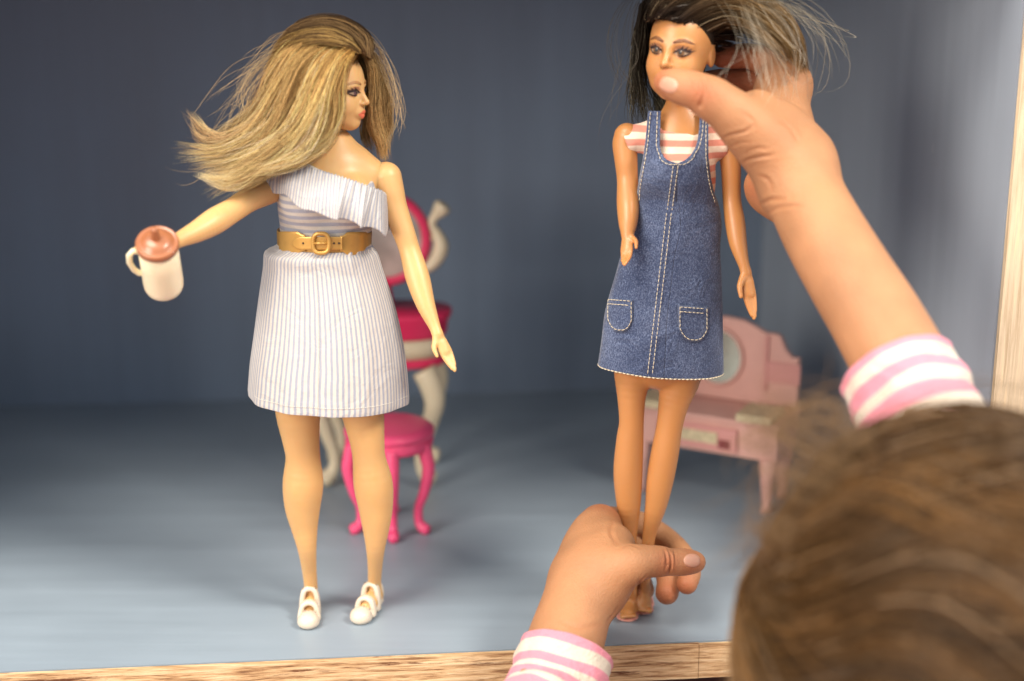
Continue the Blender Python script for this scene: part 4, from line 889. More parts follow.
def half(inner, outer, ys, n=14):
    V = np.zeros((len(ys), n, 3))
    for i, y in enumerate(ys):
        a, b_ = outer(y), inner(y)
        for j in range(n): V[i, j] = tuple(tb(a + (b_ - a) * j / (n - 1), y, .0011))
    return V
ys = np.linspace(111, 224, 70)
oL = lambda y: np.interp(y, [108, 116, 140, 160, 178, 192, 207, 224], [649, 647.5, 645.5, 642.5, 639, 637, 636.5, 635.5])
iL = lambda y: np.interp(y, [108, 116, 128, 145, 152, 157, 160.5, 163.5], [661, 660.5, 660, 659.5, 661, 664, 668, 677.5])
oR = lambda y: np.interp(y, [108, 120, 140, 156, 178, 190, 200, 207, 224], [707, 708.5, 708.5, 708.5, 711, 713.5, 717, 718.5, 719.5])
iR = lambda y: np.interp(y, [108, 118, 130, 140, 148, 155, 160, 163.5], [699, 700, 699.5, 698, 695.5, 691, 685, 677.5])
for nm, i_, o_ in (('strap_panel', iL, oL), ('strap_panel', iR, oR)):
    Vg = half(i_, o_, ys)
    if nm and i_ is iR: Vg = Vg[:, ::-1]
    grid_cloth(nm, Vg, np.zeros(Vg.shape[:2] + (2,)), m_den, dress, .0007)
def stitch(pts, name='stitching', r=.00019, dash=.0017, gap=.00035, par=None, r_end=None):
    pts = [Vector(p) for p in pts]; mb = MB(); L_ = [0]
    for a, b_ in zip(pts[:-1], pts[1:]): L_.append(L_[-1] + (b_ - a).length)
    def at(s_):
        i = max(0, min(len(pts) - 2, int(np.searchsorted(L_, s_)) - 1)); t = (s_ - L_[i]) / max(L_[i + 1] - L_[i], 1e-9); return pts[i].lerp(pts[i + 1], t)
    s_ = 0
    while s_ + dash < L_[-1]:
        j = Vector((random.uniform(-1, 1), 0, random.uniform(-1, 1))) * .00010; a, m_, b_ = at(s_) + j, at(s_ + dash / 2) + Vector((0, -.00012, 0)), at(s_ + dash) - j
        mb.tube([a + Vector((0, .0002, 0)), m_, b_ + Vector((0, .0002, 0))], [r * .7, r, r * .7], 5); s_ += dash + gap
    return mb.build(name, m_sti, par or dress)
for dx in (-2.4, 2.4): stitch([dpx(np.interp(y, [200, 374], [670.5, 650]) + dx, y, .0013) for y in np.linspace(213, 377, 60)])
for dx in (-2.4, 2.4): stitch([tb(np.interp(y, [163, 219], [676, 668.4]) + dx, y, .0017) for y in np.linspace(166, 214, 14)])
for vv in (.945, .975): stitch([dsurf(vv, t, .0009) for t in np.linspace(-1.5, 1.5, 90)])
ysx = np.linspace(112, 162, 40)
stitch([tb(iL(y) - 3.2, y + (2.5 if y > 155 else 0), .0017) for y in ysx] + [tb(iR(y) + 3.2, y + (2.5 if y > 155 else 0), .0017) for y in ysx[::-1]])
stitch([tb(oL(y) + 2.6, y, .0017) for y in np.linspace(112, 203, 40)]); stitch([tb(oR(y) - 2.6, y, .0017) for y in np.linspace(112, 203, 40)])
for x0_, x1_, y0_, y1_ in ((606.5, 632.5, 299, 332), (678.5, 708.5, 306.5, 342)):
    def pk(u_, v_, off, tilt=(y1_ - y0_) * .04): 
        x = x0_ + (x1_ - x0_) * u_; y = y0_ + (y1_ - y0_) * v_; return dpx(x, y + tilt * (u_ - .5) * 1.5, off)
    yb = lambda u_: 1 - .42 * abs(2 * u_ - 1)**3.0
    Vg = np.zeros((12, 12, 3))
    for i in range(12):
        for j in range(12):
            u_ = j / 11; Vg[i, j] = tuple(pk(u_, yb(u_) * i / 11, .0014))
    pkt = grid_cloth('pocket', Vg, np.zeros((12, 12, 2)), m_den, dress, .0008)
    us = np.linspace(.05, .95, 20)
    stitch([pk(.05, t, .0020) for t in np.linspace(.03, yb(.05) - .06, 10)] + [pk(u_, yb(u_) - .06, .0020) for u_ in us] + [pk(.95, t, .0020) for t in np.linspace(yb(.95) - .06, .03, 10)], par=pkt)
    for t in (.04, .17): stitch([pk(u_, t, .0020) for u_ in us], par=pkt)
# sandals
m_san = mat('pink_sandal_plastic', (.78, .34, .26), .4, .5, sss=.2)
for a, b_ in ((fl0(632, 604), fl0(627.5, 618)), (fl0(645, 596), fl0(642.5, 611))):
    d = (b_ - a).normalized(); w_ = Vector((d.y, -d.x, 0)); a = a - d * .008; s = SDF(*[np.array(x) for x in bounds([a, b_], .008)], .0004)
    s.lo[2] = -.0004
    s = SDF(np.array([min(a.x, b_.x) - .007, min(a.y, b_.y) - .007, -.0004]), np.array([max(a.x, b_.x) + .007, max(a.y, b_.y) + .007, .010]), .00038)
    s.chain([a + Vector((0, 0, .0009)), a.lerp(b_, .5) + Vector((0, 0, .0009)), b_ + Vector((0, 0, .0009))], [.0038, .0044, .0056], .0004, n=(0, 0, 1), f=.24, dense=14)
    c = a.lerp(b_, .72)
    for k_ in (0, .0012): s.chain([c + d * k_ - w_ * .0048 + Vector((0, 0, .001)), c + d * k_ - w_ * .0035 + Vector((0, 0, .0050)), c + d * k_ + Vector((0, 0, .0062)), c + d * k_ + w_ * .0035 + Vector((0, 0, .0050)), c + d * k_ + w_ * .0048 + Vector((0, 0, .001))], [.0007] * 5, .0003, dense=14)
    V, Q = s.mesh(); mesh_obj('sandal', V, [Q], m_san, dB)
# dark hair, pulled over the hand to the right
m_hairB = hair_mat('dark_hair', .42, .10)
def gb(l): return [P(a, b_, EY + c) for a, b_, c in l]
def hsurf(x, z, out=.02):                # point on the head surface (local units) lifted a little
    return None
K1 = [gb([(646, 20, -.010), (655, 2, -.012), (680, -12, -.010), (710, -18, -.004), (742, -14, .0), (776, 6, .0), (798, 34, .0), (803, 66, .0)]),
      gb([(664, 15, -.019), (680, 1, -.018), (705, -8, -.012), (730, -8, -.008), (756, 0, -.008), (782, 18, -.010), (797, 44, -.010), (806, 72, -.010)]),
      gb([(682, 19, -.018), (698, 8, -.016), (718, 2, -.012), (740, 4, -.012), (760, 14, -.016), (780, 28, -.018), (792, 50, -.018), (800, 70, -.016)]),
      gb([(692, 29, -.014), (706, 20, -.013), (724, 14, -.012), (742, 16, -.014), (758, 24, -.020), (774, 36, -.024), (786, 50, -.024), (792, 62, -.022)]),
      gb([(700, 42, -.008), (712, 34, -.008), (726, 26, -.008), (740, 27, -.010), (752, 31, -.016), (764, 38, -.022), (776, 46, -.026), (784, 54, -.026)])]
q1, k1 = sheet(K1, 3400, 20, .005, .5, 20, .0007, cut=(.84, 1.02), frizz=.0003)
w1 = hcols(3400, 20, (.022, .013, .009), (.23, .135, .055), .38, k1, (.50, .38, .23), .05)
K1b = [[p + Vector((0, .016, 0)) for p in g] for g in K1]; q2, k2 = sheet(K1b, 1900, 20, .012, .4, 12, .001, cut=(.6, .95), frizz=.0006); w2 = hcols(1900, 20, (.015, .009, .006), (.07, .045, .028), .3, k2)
# tight rows at the temple
K3 = [gb([(648, 18, -.014), (668, 8, -.018), (694, 4, -.014), (716, 6, -.008), (732, 12, -.004)]), gb([(668, 19, -.0195), (684, 15, -.018), (700, 14, -.014), (716, 16, -.008), (730, 20, -.004)]), gb([(684, 24, -.0185), (694, 24, -.016), (704, 25, -.012), (718, 26, -.006), (734, 28, -.002)]), gb([(694, 36, -.0145), (701, 37, -.012), (708, 38, -.009), (718, 38, -.004), (732, 38, .002), (744, 40, .006)]), gb([(700, 47, -.009), (705, 47, -.008), (711, 47, -.006), (716, 50, -.002), (722, 50, .002)])]
q3, k3 = sheet(K3, 1300, 14, .0025, .9, 10, .0004, cut=(.9, 1), frizz=.0002); w3 = hcols(1300, 14, (.03, .016, .01), (.025, .015, .01), .35, k3, (.35, .30, .25), .04)
# left side, hanging behind
K4 = [gb([(641, 5, .004), (638, 30, .006), (637, 60, .008), (634, 90, .008), (630, 112, .008)]), gb([(648, 0, .008), (640, 30, .010), (640, 60, .012), (640, 90, .012), (640, 118, .010)]), gb([(655, 0, .014), (648, 30, .016), (650, 60, .018), (652, 95, .016), (656, 125, .012)]), gb([(690, 20, .018), (680, 50, .020), (672, 80, .018), (664, 105, .014), (662, 125, .010)]), gb([(700, 30, .018), (704, 60, .018), (700, 85, .016), (692, 105, .014), (688, 120, .012)])]
q4, k4 = sheet(K4, 1000, 18, .003, .5, 12, .0018, cut=(.45, 1.15), frizz=.001); w4 = hcols(1000, 18, (.022, .014, .010), (.075, .065, .045), .3, k4, (.20, .18, .12), .08)
K5 = [gb([(640, 0, .0), (632, 30, .0), (628, 60, .0), (622, 95, .0), (620, 125, .0)]), gb([(636, -10, .0), (620, 10, .0), (618, 40, .0), (626, 80, .0), (618, 110, .0)])]
q5, _ = sheet(K5, 18, 18, .006, 0, 3, .004, fly=.003, cut=(.7, 1.1)); w5 = hcols(18, 18, (.04, .035, .03), (.14, .12, .09), .3)
# pale loose strands falling over the hand
K6 = [gb([(720, 4, -.02), (735, 30, -.035), (738, 60, -.045), (728, 85, -.048), (716, 98, -.048)]), gb([(745, 8, -.02), (758, 40, -.045), (764, 75, -.052), (758, 100, -.052), (752, 112, -.05)]), gb([(765, 6, -.02), (780, 25, -.03), (796, 50, -.03), (806, 85, -.025), (802, 110, -.02)]), gb([(750, 0, -.01), (790, 8, -.015), (812, 35, -.015), (808, 70, -.012), (826, 85, -.012)])]
q6, k6 = sheet(K6, 44, 20, .012, .35, 7, .0035, fly=.002, cut=(.55, 1.05)); w6 = hcols(44, 20, (.22, .17, .11), (.60, .54, .44), .3)
K7 = [gb([(700, -6, 0), (760, -8, 0), (810, 10, 0), (822, 50, 0), (800, 70, 0)]), gb([(720, 0, -.01), (770, 10, -.01), (800, 40, -.01), (808, 80, -.008), (800, 60, -.006)])]
q7, _ = sheet(K7, 26, 20, .010, 0, 3, .006, fly=.002, cut=(.45, .95)); w7 = hcols(26, 20, (.2, .15, .1), (.45, .40, .30), .3)
def padN(a, n=20):
    if a.shape[1] == n: return a
    u_ = np.linspace(0, a.shape[1] - 1.0001, n); i = u_.astype(int); f = (u_ - i)[None, :, None]; return a[:, i] * (1 - f) + a[:, i + 1] * f
AP = np.concatenate([padN(x) for x in (q1, q2, q3, q4, q5, q6, q7)]); AC = np.concatenate([padN(x) for x in (w1, w2, w3, w4, w5, w6, w7)])
# strands end under the top board of the box
zc = .333; AP[..., 2] = np.where(AP[..., 2] > zc, zc - (AP[..., 2] - zc) * .25, AP[..., 2])
ra = np.full(len(AP), .00016); ra[-88:] = .00007
strands('hair', AP, ra, .00008, AC, m_hairB, dB)
# ================================================================ CHILD
m_skinC = mat('child_skin', (.43, .205, .098), .5, .3, sss=.12, sssr=(1, .35, .18), ssscale=.004, bump=.9, bscale=1100, noise=.12, nscale=55, vcol=True)
m_nail = mat('fingernail', (.60, .30, .20), .3, .5, sss=.3, sssr=(1, .4, .3), ssscale=.002)
kid = thing('person', 'child seen from behind in pink and white striped sleeves, both hands holding the brunette doll', 'person', (.17, .40, -.05))
def fleshy(q): return [P(*a[:3]) for a in q], [a[3] * PX(P(*a[:3])) for a in q]
def upper(s):
    # forearm, wrist
    q, r = fleshy([(940, 466, .545, 46), (912, 388, .57, 48), (880, 326, .59, 46), (850, 277, .605, 43.5), (826, 236, .62, 41.5), (811, 207, .632, 39.5), (800, 182, .642, 37)]); s.chain(q, r, .004, dense=30)
    # back of the hand and knuckles (right side), palm
    q, r = fleshy([(800, 190, .650, 36), (788, 152, .668, 34), (782, 118, .682, 30), (780, 92, .695, 27)]); s.chain(q, r, .010, dense=20)
    q, r = fleshy([(786, 196, .668, 29), (772, 190, .676, 26), (766, 186, .680, 22)]); s.chain(q, r, .006, dense=10)
    # thenar and thumb
    q, r = fleshy([(792, 178, .640, 32), (768, 148, .640, 31), (748, 128, .638, 28), (728, 110, .636, 23.5), (712, 99, .636, 20.5)]); s.chain(q, r, .008, dense=24)
    q, r = fleshy([(712, 99, .636, 20.3), (699, 92, .636, 19.2), (686, 88, .638, 18.2), (674, 84.5, .641, 16), (666, 82, .644, 12.5)]); s.chain(q, r, .003, dense=20)
    q, r = fleshy([(758, 112, .650, 22), (780, 130, .654, 29), (800, 156, .652, 32)]); s.chain(q, r, .010, dense=12)
    # index finger behind the doll's ear
    q, r = fleshy([(788, 84, .694, 24), (778, 68, .702, 18), (762, 60, .708, 14.5)]); s.chain(q, r, .006, dense=14)
    q, r = fleshy([(764, 60, .708, 14), (748, 56, .712, 12.6), (733, 56.5, .713, 12.2), (722, 57, .712, 10.5)]); s.chain(q, r, .002, dense=14)
    # middle, ring and little fingers curled behind the neck
    q, r = fleshy([(785, 100, .702, 22), (772, 86, .712, 15), (750, 80, .718, 12.5), (725, 80, .722, 11.5), (706, 82, .718, 10.5), (692, 88, .712, 9.5)]); s.chain(q, r, .002, dense=22)
    q, r = fleshy([(782, 125, .702, 20), (766, 106, .714, 14), (742, 101, .722, 12), (716, 101, .724, 11), (698, 104, .718, 9.5)]); s.chain(q, r, .002, dense=22)
    q, r = fleshy([(778, 150, .700, 18), (762, 130, .712, 12.5), (744, 122, .720, 10.5), (724, 121, .722, 9.5), (710, 122, .718, 8.5)]); s.chain(q, r, .002, dense=22)
    # creases
    def crease(pts, r_, k=.0012):
        s.chain([P(*p) for p in pts], [r_] * len(pts), k, dense=10, op='sub')
    crease([(697, 76, .6285), (702, 86, .6262), (703, 97, .6260), (700, 106, .629)], .0008); crease([(693, 80, .6283), (697, 88, .6268), (698, 97, .627)], .0004)
    crease([(706, 82, .6272), (708, 90, .6262), (707, 99, .6266)], .00035)
    crease([(732, 133, .6265), (742, 131, .625), (752, 128, .6245)], .0004); crease([(747, 163, .6285), (757, 159, .6265), (768, 157, .6255)], .0005)
    crease([(738, 138, .627), (748, 138, .6256)], .0003); crease([(764, 198, .655), (772, 204, .650), (782, 207, .642)], .0005)
def lower(s):
    q, r = fleshy([(530, 730, .575, 40), (553, 680, .60, 40), (566, 640, .618, 38.5), (576, 608, .632, 36), (584, 580, .645, 35)]); s.chain(q, r, .004, dense=26)
    q, r = fleshy([(585, 585, .648, 34), (590, 560, .660, 33), (596, 540, .672, 29), (600, 526, .685, 22)]); s.chain(q, r, .006, dense=18)
    q, r = fleshy([(600, 588, .640, 28), (606, 562, .648, 28), (612, 548, .658, 24)]); s.chain(q, r, .008, dense=12)
    q, r = fleshy([(598, 600, .655, 22), (602, 585, .668, 20)]); s.chain(q, r, .005)
    # thumb
    q, r = fleshy([(608, 574, .640, 25), (626, 566, .638, 21.5), (643, 562, .640, 17.5), (660, 561, .643, 14.6)]); s.chain(q, r, .006, dense=16)
    q, r = fleshy([(658, 561.5, .643, 14.4), (670, 562, .645, 13.6), (682, 562, .648, 13.8), (691, 562, .651, 12.3), (695, 562, .652, 10.8)]); s.chain(q, r, .002, dense=14)
    # index and middle wrap behind the doll's ankles, their tips come round on the right
    q, r = fleshy([(602, 524, .690, 18), (618, 521, .705, 14), (640, 524, .716, 12.5), (660, 534, .714, 11.5), (674, 545, .706, 11), (685, 558, .694, 11), (690, 572, .684, 11), (687, 584, .678, 10.4)]); s.chain(q, r, .0015, dense=36)
    q, r = fleshy([(600, 545, .690, 18), (615, 541, .706, 14), (636, 546, .716, 12.5), (654, 556, .712, 12), (664, 568, .702, 12), (669, 580, .690, 12.4), (667, 593, .682, 11.6)]); s.chain(q, r, .0012, dense=36)
    q, r = fleshy([(600, 565, .690, 17), (612, 564, .704, 13), (628, 570, .712, 11.5), (640, 580, .708, 10.5), (645, 590, .700, 9.5)]); s.chain(q, r, .0012, dense=30)
    q, r = fleshy([(602, 582, .686, 14), (612, 584, .698, 10.5), (622, 590, .704, 9), (628, 598, .700, 8)]); s.chain(q, r, .0012, dense=20)
    def crease(pts, r_, k=.0012): s.chain([P(*p) for p in pts], [r_] * len(pts), k, dense=10, op='sub')
    crease([(669, 551, .6395), (671, 562, .6372), (669, 573, .6392)], .0004); crease([(666, 553, .639), (667, 562, .6372), (666, 571, .6385)], .0003)
    crease([(643, 577, .636), (636, 590, .6355)], .0005)
def groove(V, Q, lines):
    tri = BVHTree.FromPolygons([tuple(x) for x in V], [tuple(q) for q in Q.tolist()]); N_v = np.zeros_like(V)
    a = V[Q[:, 2]] - V[Q[:, 0]]; b_ = V[Q[:, 3]] - V[Q[:, 1]]; fn_ = np.cross(a, b_)
    for k in range(4):
        for c in range(3): N_v[:, c] += np.bincount(Q[:, k], fn_[:, c], len(V))
    N_v /= np.linalg.norm(N_v, axis=1, keepdims=True) + 1e-12
    for pts_, r_, dep in lines:
        S_ = crom(np.array(pts_, float), 24); hits = []
        for x, y in S_:
            h = tri.ray_cast(CAM, (P(x, y, .6) - CAM).normalized())
            if h[0]: hits.append(tuple(h[0]))
        if len(hits) < 3: continue
        hits = np.array(hits); d2 = np.full(len(V), 1.0); tt = np.zeros(len(V))
        for i, hp in enumerate(hits):
            d = np.linalg.norm(V - hp, axis=1); m = d < d2; tt[m] = i / (len(hits) - 1); d2 = np.minimum(d2, d)
        taper = np.sin(np.pi * np.clip(tt, .04, .96))**.7
        V = V - N_v * ((dep * taper * np.exp(-(d2 / r_)**2)) - dep * .35 * taper * np.exp(-((d2 - 2.2 * r_) / (1.2 * r_))**2))[:, None]
        marks.append((hits, r_))
    return V
marks = []
LU = [([(700, 74), (704, 84), (704, 94), (699, 104)], .00075, .0007), ([(696, 75), (698, 84), (698, 94), (694, 102)], .0006, .0005), ([(708, 78), (711, 88), (710, 98)], .0006, .0004), ([(690, 77), (692, 84), (692, 92)], .0005, .0003),
      ([(722, 139), (731, 135), (744, 132), (754, 126)], .0007, .0006), ([(738, 166), (748, 160), (760, 157), (774, 155)], .0007, .0007), ([(730, 147), (740, 143), (750, 142)], .0006, .0003), ([(746, 152), (758, 148), (768, 149)], .0006, .0003),
      ([(760, 205), (770, 200), (784, 199)], .0008, .0006), ([(765, 216), (776, 209), (790, 206), (802, 206)], .0008, .0005), ([(760, 176), (768, 180), (772, 190)], .0009, .0006), ([(730, 50), (733, 57), (731, 65)], .0006, .0005), ([(750, 48), (753, 56), (752, 66)], .0007, .0006), ([(742, 112), (752, 120), (758, 132)], .0009, .0003), ([(778, 120), (790, 128), (798, 142)], .0012, .0004)]
LL = [([(668, 549), (671, 557), (671, 566), (667, 574)], .0006, .0006), ([(664, 549), (666, 558), (665, 572)], .0005, .0004), ([(674, 550), (675, 560), (673, 572)], .0005, .0003), ([(640, 579), (636, 588), (627, 597)], .0008, .0006), ([(647, 575), (641, 581), (637, 590)], .0006, .0005), ([(617, 608), (612, 616), (607, 622)], .0008, .0005),
      ([(613, 520), (611, 532), (616, 544)], .0010, .0006), ([(622, 548), (630, 545), (640, 548)], .0007, .0003), ([(678, 533), (683, 540), (689, 543)], .0006, .0005), ([(560, 622), (580, 628), (600, 624)], .0012, .0003)]
parts = []
for fn, ptsb in ((upper, [P(960, 470, .5), P(640, 60, .735), P(820, 30, .70), P(900, 340, .56)]), (lower, [P(520, 740, .555), P(715, 500, .735), P(560, 500, .70), P(700, 620, .62)])):
    lo, hi = bounds(ptsb, .026); v_, q_ = body_mesh(lo, hi, .0006, fn, 3); parts.append((groove(v_, q_, LU if fn is upper else LL), q_))
# rest of the body: upper arms, shoulders, torso, neck and head as one coarse surface
HC = P(968, 692, .445); HR = Vector((.070, .082, .086))
elbR = P(972, 575, .50); elbL = P(508, 850, .505)
shR = Vector((.275, .36, -.075)); shL = Vector((.035, .36, -.075)); nkp = Vector((.150, .405, -.045))
def rest(s):
    s.ell(HC, tuple(HR), .002); s.ell(HC + Vector((0, .026, -.040)), (.050, .058, .058), .03)
    s.chain([HC + Vector((0, 0, -.06)), nkp, Vector((.157, .38, -.075))], [.042, .038, .05], .02, dense=8)
    s.chain([shL, (shL + shR) / 2 + Vector((0, 0, .012)), shR], [.040, .052, .040], .03, dense=8)
    s.chain([Vector((.155, .36, -.09)), Vector((.155, .35, -.22)), Vector((.155, .34, -.36))], [.088, .085, .095], .04, dense=10)
    er = Vector((.30, .44, .02))
    s.chain([shR, Vector((.315, .40, -.03)), elbR], [.040, .036, .030], .015, dense=10)
    q = P(944, 476, .54); s.chain([elbR, q, P(915, 385, .57)], [.026, .017, .014], .01)
    s.chain([shL, Vector((-.005, .42, -.07)), elbL], [.040, .034, .027], .015, dense=10)
    s.chain([elbL, P(530, 730, .575), P(553, 680, .60)], [.022, .015, .012], .01)
lo = np.array([-.10, .24, -.46]); hi = np.array([.37, .62, .26]); parts.append(body_mesh(lo, hi, .004, rest, 2))
V, Q = merge(parts)
Cc = np.ones((len(V), 3))
def blush(p, rad, amt=.5):
    d = np.linalg.norm(V - np.array(tuple(p)), axis=1) / rad; w_ = np.exp(-d * d)[:, None] * amt; Cc[:] = Cc * (1 - w_) + Cc * np.array([.98, .66, .62]) * w_
for p, r_ in ((P(660, 82, .64), .008), (P(722, 57, .71), .010), (P(694, 562, .645), .007), (P(687, 584, .67), .009), (P(667, 592, .675), .010), (P(700, 90, .628), .008), (P(740, 80, .715), .02), (P(645, 590, .69), .010), (P(602, 516, .685), .010), (P(745, 190, .67), .010), (P(668, 562, .637), .006)): blush(p, r_, .75)
for hits, r_ in marks:
    d2 = np.full(len(V), 1.0)
    for hp in hits: d2 = np.minimum(d2, np.linalg.norm(V - hp, axis=1))
    w_ = (np.exp(-(d2 / (r_ * 1.3))**2) * .16)[:, None]; Cc[:] = Cc * (1 - w_) + Cc * np.array([.85, .55, .45]) * w_
pb = mesh_obj('body', V, [Q], m_skinC, kid, cols=Cc)
bvk = BVHTree.FromPolygons([tuple(x) for x in V], [tuple(q) for q in Q.tolist()])
def nail(cpx, ang, ln, wd, lift=.00035):     # seen direction projection, ang of the finger in the picture
    n = 17; V2 = []; ca, sa = math.cos(R(ang)), math.sin(R(ang)); d0 = None; pts = []
    for i in range(n):
        for j in range(n):
            u_, v_ = (i / (n - 1) * 2 - 1), (j / (n - 1) * 2 - 1)
            w_ = wd * (max(0, 1 - (abs(u_) * .99)**2.2))**(1 / 2.2)
            x = cpx[0] + u_ * ln * ca - v_ * w_ * sa; y = cpx[1] + u_ * ln * sa + v_ * w_ * ca
            dr = (P(x, y, .6) - CAM).normalized(); h = bvk.ray_cast(CAM, dr)
            edge = max(abs(u_), abs(v_)); lf = lift * (1 - edge**6 * 1.0)
            V2.append(tuple(h[0] + h[1] * lf) if h[0] and h[3] < .72 else (pts[-1] if pts else (0, 0, 0))); pts.append(V2[-1])
    idx = np.arange(n * n).reshape(n, n); Qn = np.stack([idx[1:, :-1], idx[1:, 1:], idx[:-1, 1:], idx[:-1, :-1]], -1).reshape(-1, 4)
    o = mesh_obj('fingernail', V2, [Qn], m_nail, kid); sd = o.modifiers.new('thickness', 'SOLIDIFY'); sd.thickness = .0005; sd.offset = 1
nail((668.5, 85), 20, 9.5, 7.8); nail((692, 560.5), 2, 8.2, 7.0)
# striped sleeves
m_slv = stripe_mat('pink_striped_jersey', (.72, .25, .31), (.66, .56, .45), 1, 1, duty=.52, soft=.03, rough=.95, weave=1100, wb=(.9, .0006), cr_=(45, .004, .6))
def sleeve(path, rads, stripes, side, lab=None, name='sleeve', wr=.0006, nn=70, tiltv=None):
    D = crom(np.array([tuple(p) + (r_,) for p, r_ in zip(path, rads)]), nn); m = 96
    V = []; U = []; L_ = 0
    Rr = []; n0 = None
    # rounded hem: turns inside at the cuff
    seq = [(0, -.0022, .006), (0, -.0016, .003), (0, -.0010, .0006), (0, -.0002, -.0004), (0, .0005, .0002)]
    T0 = Vector(D[1][:3]) - Vector(D[0][:3]); T0.normalize()
    dist = np.concatenate([[0], np.cumsum(np.linalg.norm(np.diff(D[:, :3], axis=0), axis=1))])
    def frame(i):
        t = Vector(D[min(i + 1, nn - 1)][:3]) - Vector(D[max(i - 1, 0)][:3]); t.normalize(); u_ = Vector((0, 0, 1)).cross(t).normalized(); return t, u_, t.cross(u_)
    rings = [(Vector(D[0][:3]) + T0 * b_, D[0][3] + a_, 0, 0) for _, a_, b_ in seq] + [(Vector(D[i][:3]), D[i][3], i, dist[i]) for i in range(1, nn)]
    for c, r_, i, s_ in rings:
        t, u_, w_ = frame(i)
        for k in range(m + 1):
            a = 2 * math.pi * k / m; fade = min(1, s_ / .008)
            rr_ = r_ * (1 + fade * .030 * math.sin(3 * a + s_ * 120) + fade * .018 * math.sin(5 * a - s_ * 210 + 1) + .008 * math.sin(11 * a + s_ * 60)) + fade * wr * math.sin(s_ * 420 + 2.2 * math.sin(a + 1))
            sk = (tiltv.dot(u_ * math.cos(a) + w_ * math.sin(a)) if tiltv else 0) * max(0, 1 - s_ / .05)
            p = c + u_ * math.cos(a) * rr_ + w_ * math.sin(a) * rr_ + t * sk; V.append(tuple(p)); U.append((k / m, (s_ + .0004 * math.sin(4 * a)) * stripes))
    nr_ = len(rings); idx = np.arange(nr_ * (m + 1)).reshape(nr_, m + 1); Qs = np.stack([idx[1:, :-1], idx[1:, 1:], idx[:-1, 1:], idx[:-1, :-1]], -1).reshape(-1, 4)
    return mesh_obj(name, V, [Qs], m_slv, kid, True, uvs=U)
top_ = sleeve([P(896, 370, .578), P(921, 420, .56), P(944, 480, .54), elbR, Vector((.315, .40, -.03)), shR + Vector((0, 0, .005)), Vector((.19, .36, -.07))], [.0232, .0250, .0268, .036, .041, .047, .05], 82, 1, nn=140)
sleeve([P(567, 652, .612), P(553, 700, .595), P(530, 745, .57), elbL, Vector((-.005, .42, -.07)), shL, Vector((.12, .36, -.07))], [.0210, .0232, .0250, .033, .039, .046, .05], 82, 1, nn=140)
# striped jersey over the torso
def jer(s):
    s.chain([shL, (shL + shR) / 2 + Vector((0, 0, .010)), shR], [.045, .056, .045], .03, dense=8)
    s.chain([Vector((.155, .36, -.09)), Vector((.155, .35, -.22)), Vector((.155, .34, -.37))], [.093, .090, .100], .04, dense=10)
    s.cut((0, 0, -.36), (0, 0, -1)); s.ell(nkp + Vector((0, -.01, .02)), (.045, .05, .035), .004, op='sub')
V, Q = body_mesh(np.array([-.06, .23, -.48]), np.array([.37, .50, .02]), .004, jer, 2)
mesh_obj('jersey', V, [Q], m_slv, kid, uvs=np.stack([V[:, 0], V[:, 2] * 82], 1))
# hair of the child
m_hairC = hair_mat('brown_child_hair', .36)
m_capC = mat('brown_hair_mass', (.04, .02, .008), .6, noise=.35, nscale=60)
def ship(u_, v_, k=1.0): return Vector((HC.x + HR.x * k * math.cos(v_) * math.sin(u_), HC.y - HR.y * k * math.cos(v_) * math.cos(u_), HC.z + HR.z * k * math.sin(v_)))
capV = []; nu, nv = 72, 40
for i in range(nv):
    for j in range(nu):
        vv = -1.0 + (math.pi / 2 + .999) * i / (nv - 1); uu_ = 2 * math.pi * j / nu
        kk = 1.035 + .018 * math.sin(3 * uu_ + 2 * vv) + .01 * math.sin(7 * uu_ - 5 * vv); capV.append(tuple(ship(uu_, vv, kk)))
idx = np.arange(nu * nv).reshape(nv, nu); Qc = np.stack([idx[:-1], np.roll(idx, -1, 1)[:-1], np.roll(idx, -1, 1)[1:], idx[1:]], -1).reshape(-1, 4)
# strands combed from a crown point round the head
def flow(n, base, N2=22, kk=(1.04, 1.10), length=(1.0, 1.7), fly=0, r0=.0002):
    out = np.zeros((n, N2, 3)); crown = np.array([-.80, .50, .33]); crown /= np.linalg.norm(crown)
    nc = 90; cph = rng.random((nc, 4))
    for i in range(n):
        c = rng.integers(nc); ph_ = cph[c]
        az = 2 * math.pi * (ph_[0] + rng.normal(0, .022)); st_ = .2 + 2.3 * ph_[1] + rng.normal(0, .06)
        # local basis at the crown
        a = np.cross(crown, [0, 1, 0]); a /= np.linalg.norm(a); b_ = np.cross(crown, a)
        k_ = rng.uniform(*kk) + .045 * ph_[2] - .02; ln = rng.uniform(*length); sw = 1.9 + .5 * ph_[3]; ph3 = rng.random() * 6.28
        for j in range(N2):
            t = j / (N2 - 1); th = max(.04, st_ + .75 * ln * (t - .3)); az2 = az + .22 * sw * t + .10 * math.sin(4 * th + cph[c, 2] * 9) + .05 * math.sin(5 * th + ph_[2] * 6)
            d = crown * math.cos(th) + (a * math.cos(az2) + b_ * math.sin(az2)) * math.sin(th)
            kz = k_ + fly * t * t + .003 * math.sin(5 * t + ph3) + .010 * math.sin(6 * th + ph_[3] * 6)
            low = max(0, -d[2] - .1)
            out[i, j] = (HC.x + HR.x * d[0] * (kz - low * .10), HC.y + HR.y * d[1] * (kz - low * .10), HC.z + HR.z * d[2] * kz)
        cidC[i] = c
    return out
cidC = np.zeros(6000, int)
f1 = flow(5200, 0); c51 = cidC[:5200].copy(); f2 = flow(260, 0, kk=(1.08, 1.16), length=(.9, 1.5), fly=.10)
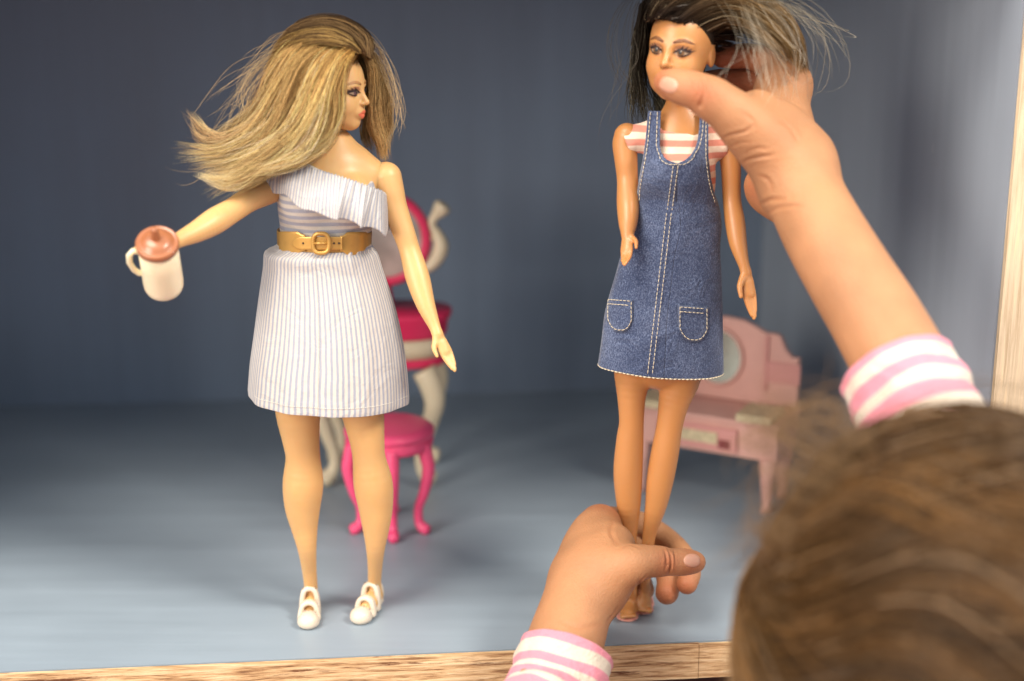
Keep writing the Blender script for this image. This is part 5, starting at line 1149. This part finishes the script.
h1 = hcols(5200, 22, (.115, .056, .018), (.18, .092, .034), .40, c51, (.36, .23, .13), .10); h2 = hcols(260, 22, (.15, .08, .03), (.26, .15, .07), .3)
# wisps lifting off the top left of the head
W = [[P(900, 470, .45), P(860, 440, .455), P(825, 415, .46), P(800, 400, .465), P(790, 380, .465)], [P(880, 480, .45), P(830, 450, .455), P(800, 430, .46), P(782, 420, .465), P(800, 395, .468)], [P(860, 500, .44), P(810, 475, .45), P(780, 450, .46), P(765, 470, .462), P(752, 500, .462)], [P(840, 560, .43), P(780, 540, .44), P(752, 545, .445), P(738, 580, .45), P(732, 640, .45)]]
f3, _ = sheet(W, 190, 22, .014, .3, 8, .006, fly=.006, cut=(.6, 1.1)); h3 = hcols(190, 22, (.18, .10, .04), (.30, .18, .09), .3)
ho = mesh_obj('hair', capV, [Qc], m_capC, kid)
AP = np.concatenate([f1, f2, f3]); AC = np.concatenate([h1, h2, h3]); ra = np.concatenate([rng.uniform(.00018, .0005, 5200), np.full(450, .00011)])
strands('strands', AP, ra, .00012, AC, m_hairC, ho)
# ================================================================ LIGHT
w = bpy.data.worlds.new('World'); S.world = w; w.use_nodes = True
w.node_tree.nodes['Background'].inputs[0].default_value = (.86, .93, 1, 1); w.node_tree.nodes['Background'].inputs[1].default_value = 1.0
def area(name, loc, target, size, power, col):
    l = bpy.data.lights.new(name, 'AREA'); l.shape = 'RECTANGLE'; l.size, l.size_y = size; l.energy = power; l.color = col
    o = bpy.data.objects.new(name, l); COL.objects.link(o); o.location = loc; o.rotation_euler = (Vector(target) - Vector(loc)).to_track_quat('-Z', 'Y').to_euler(); return o
area('window_light', (-.75, -.15, 1.95), (.02, .70, .12), (.9, .9), 40, (1, .92, .80))
area('side_window_light', (1.0, -.10, 1.35), (.0, .70, .15), (.45, .45), 27, (1, .93, .82))
area('room_light', (-1.5, -1.1, .85), (.1, .7, .12), (1.2, 1.0), 44, (1, .91, .79))
S.view_settings.view_transform = 'Standard'; S.view_settings.look = 'None'; S.view_settings.exposure = 0.1
S.cycles.use_denoising = True; S.cycles.max_bounces = 8; S.cycles.use_adaptive_sampling = True
for o in bpy.data.objects:
    if o.type == 'MESH' and 'label' not in o and o.parent is None and 'kind' not in o: print('UNTAGGED', o.name)
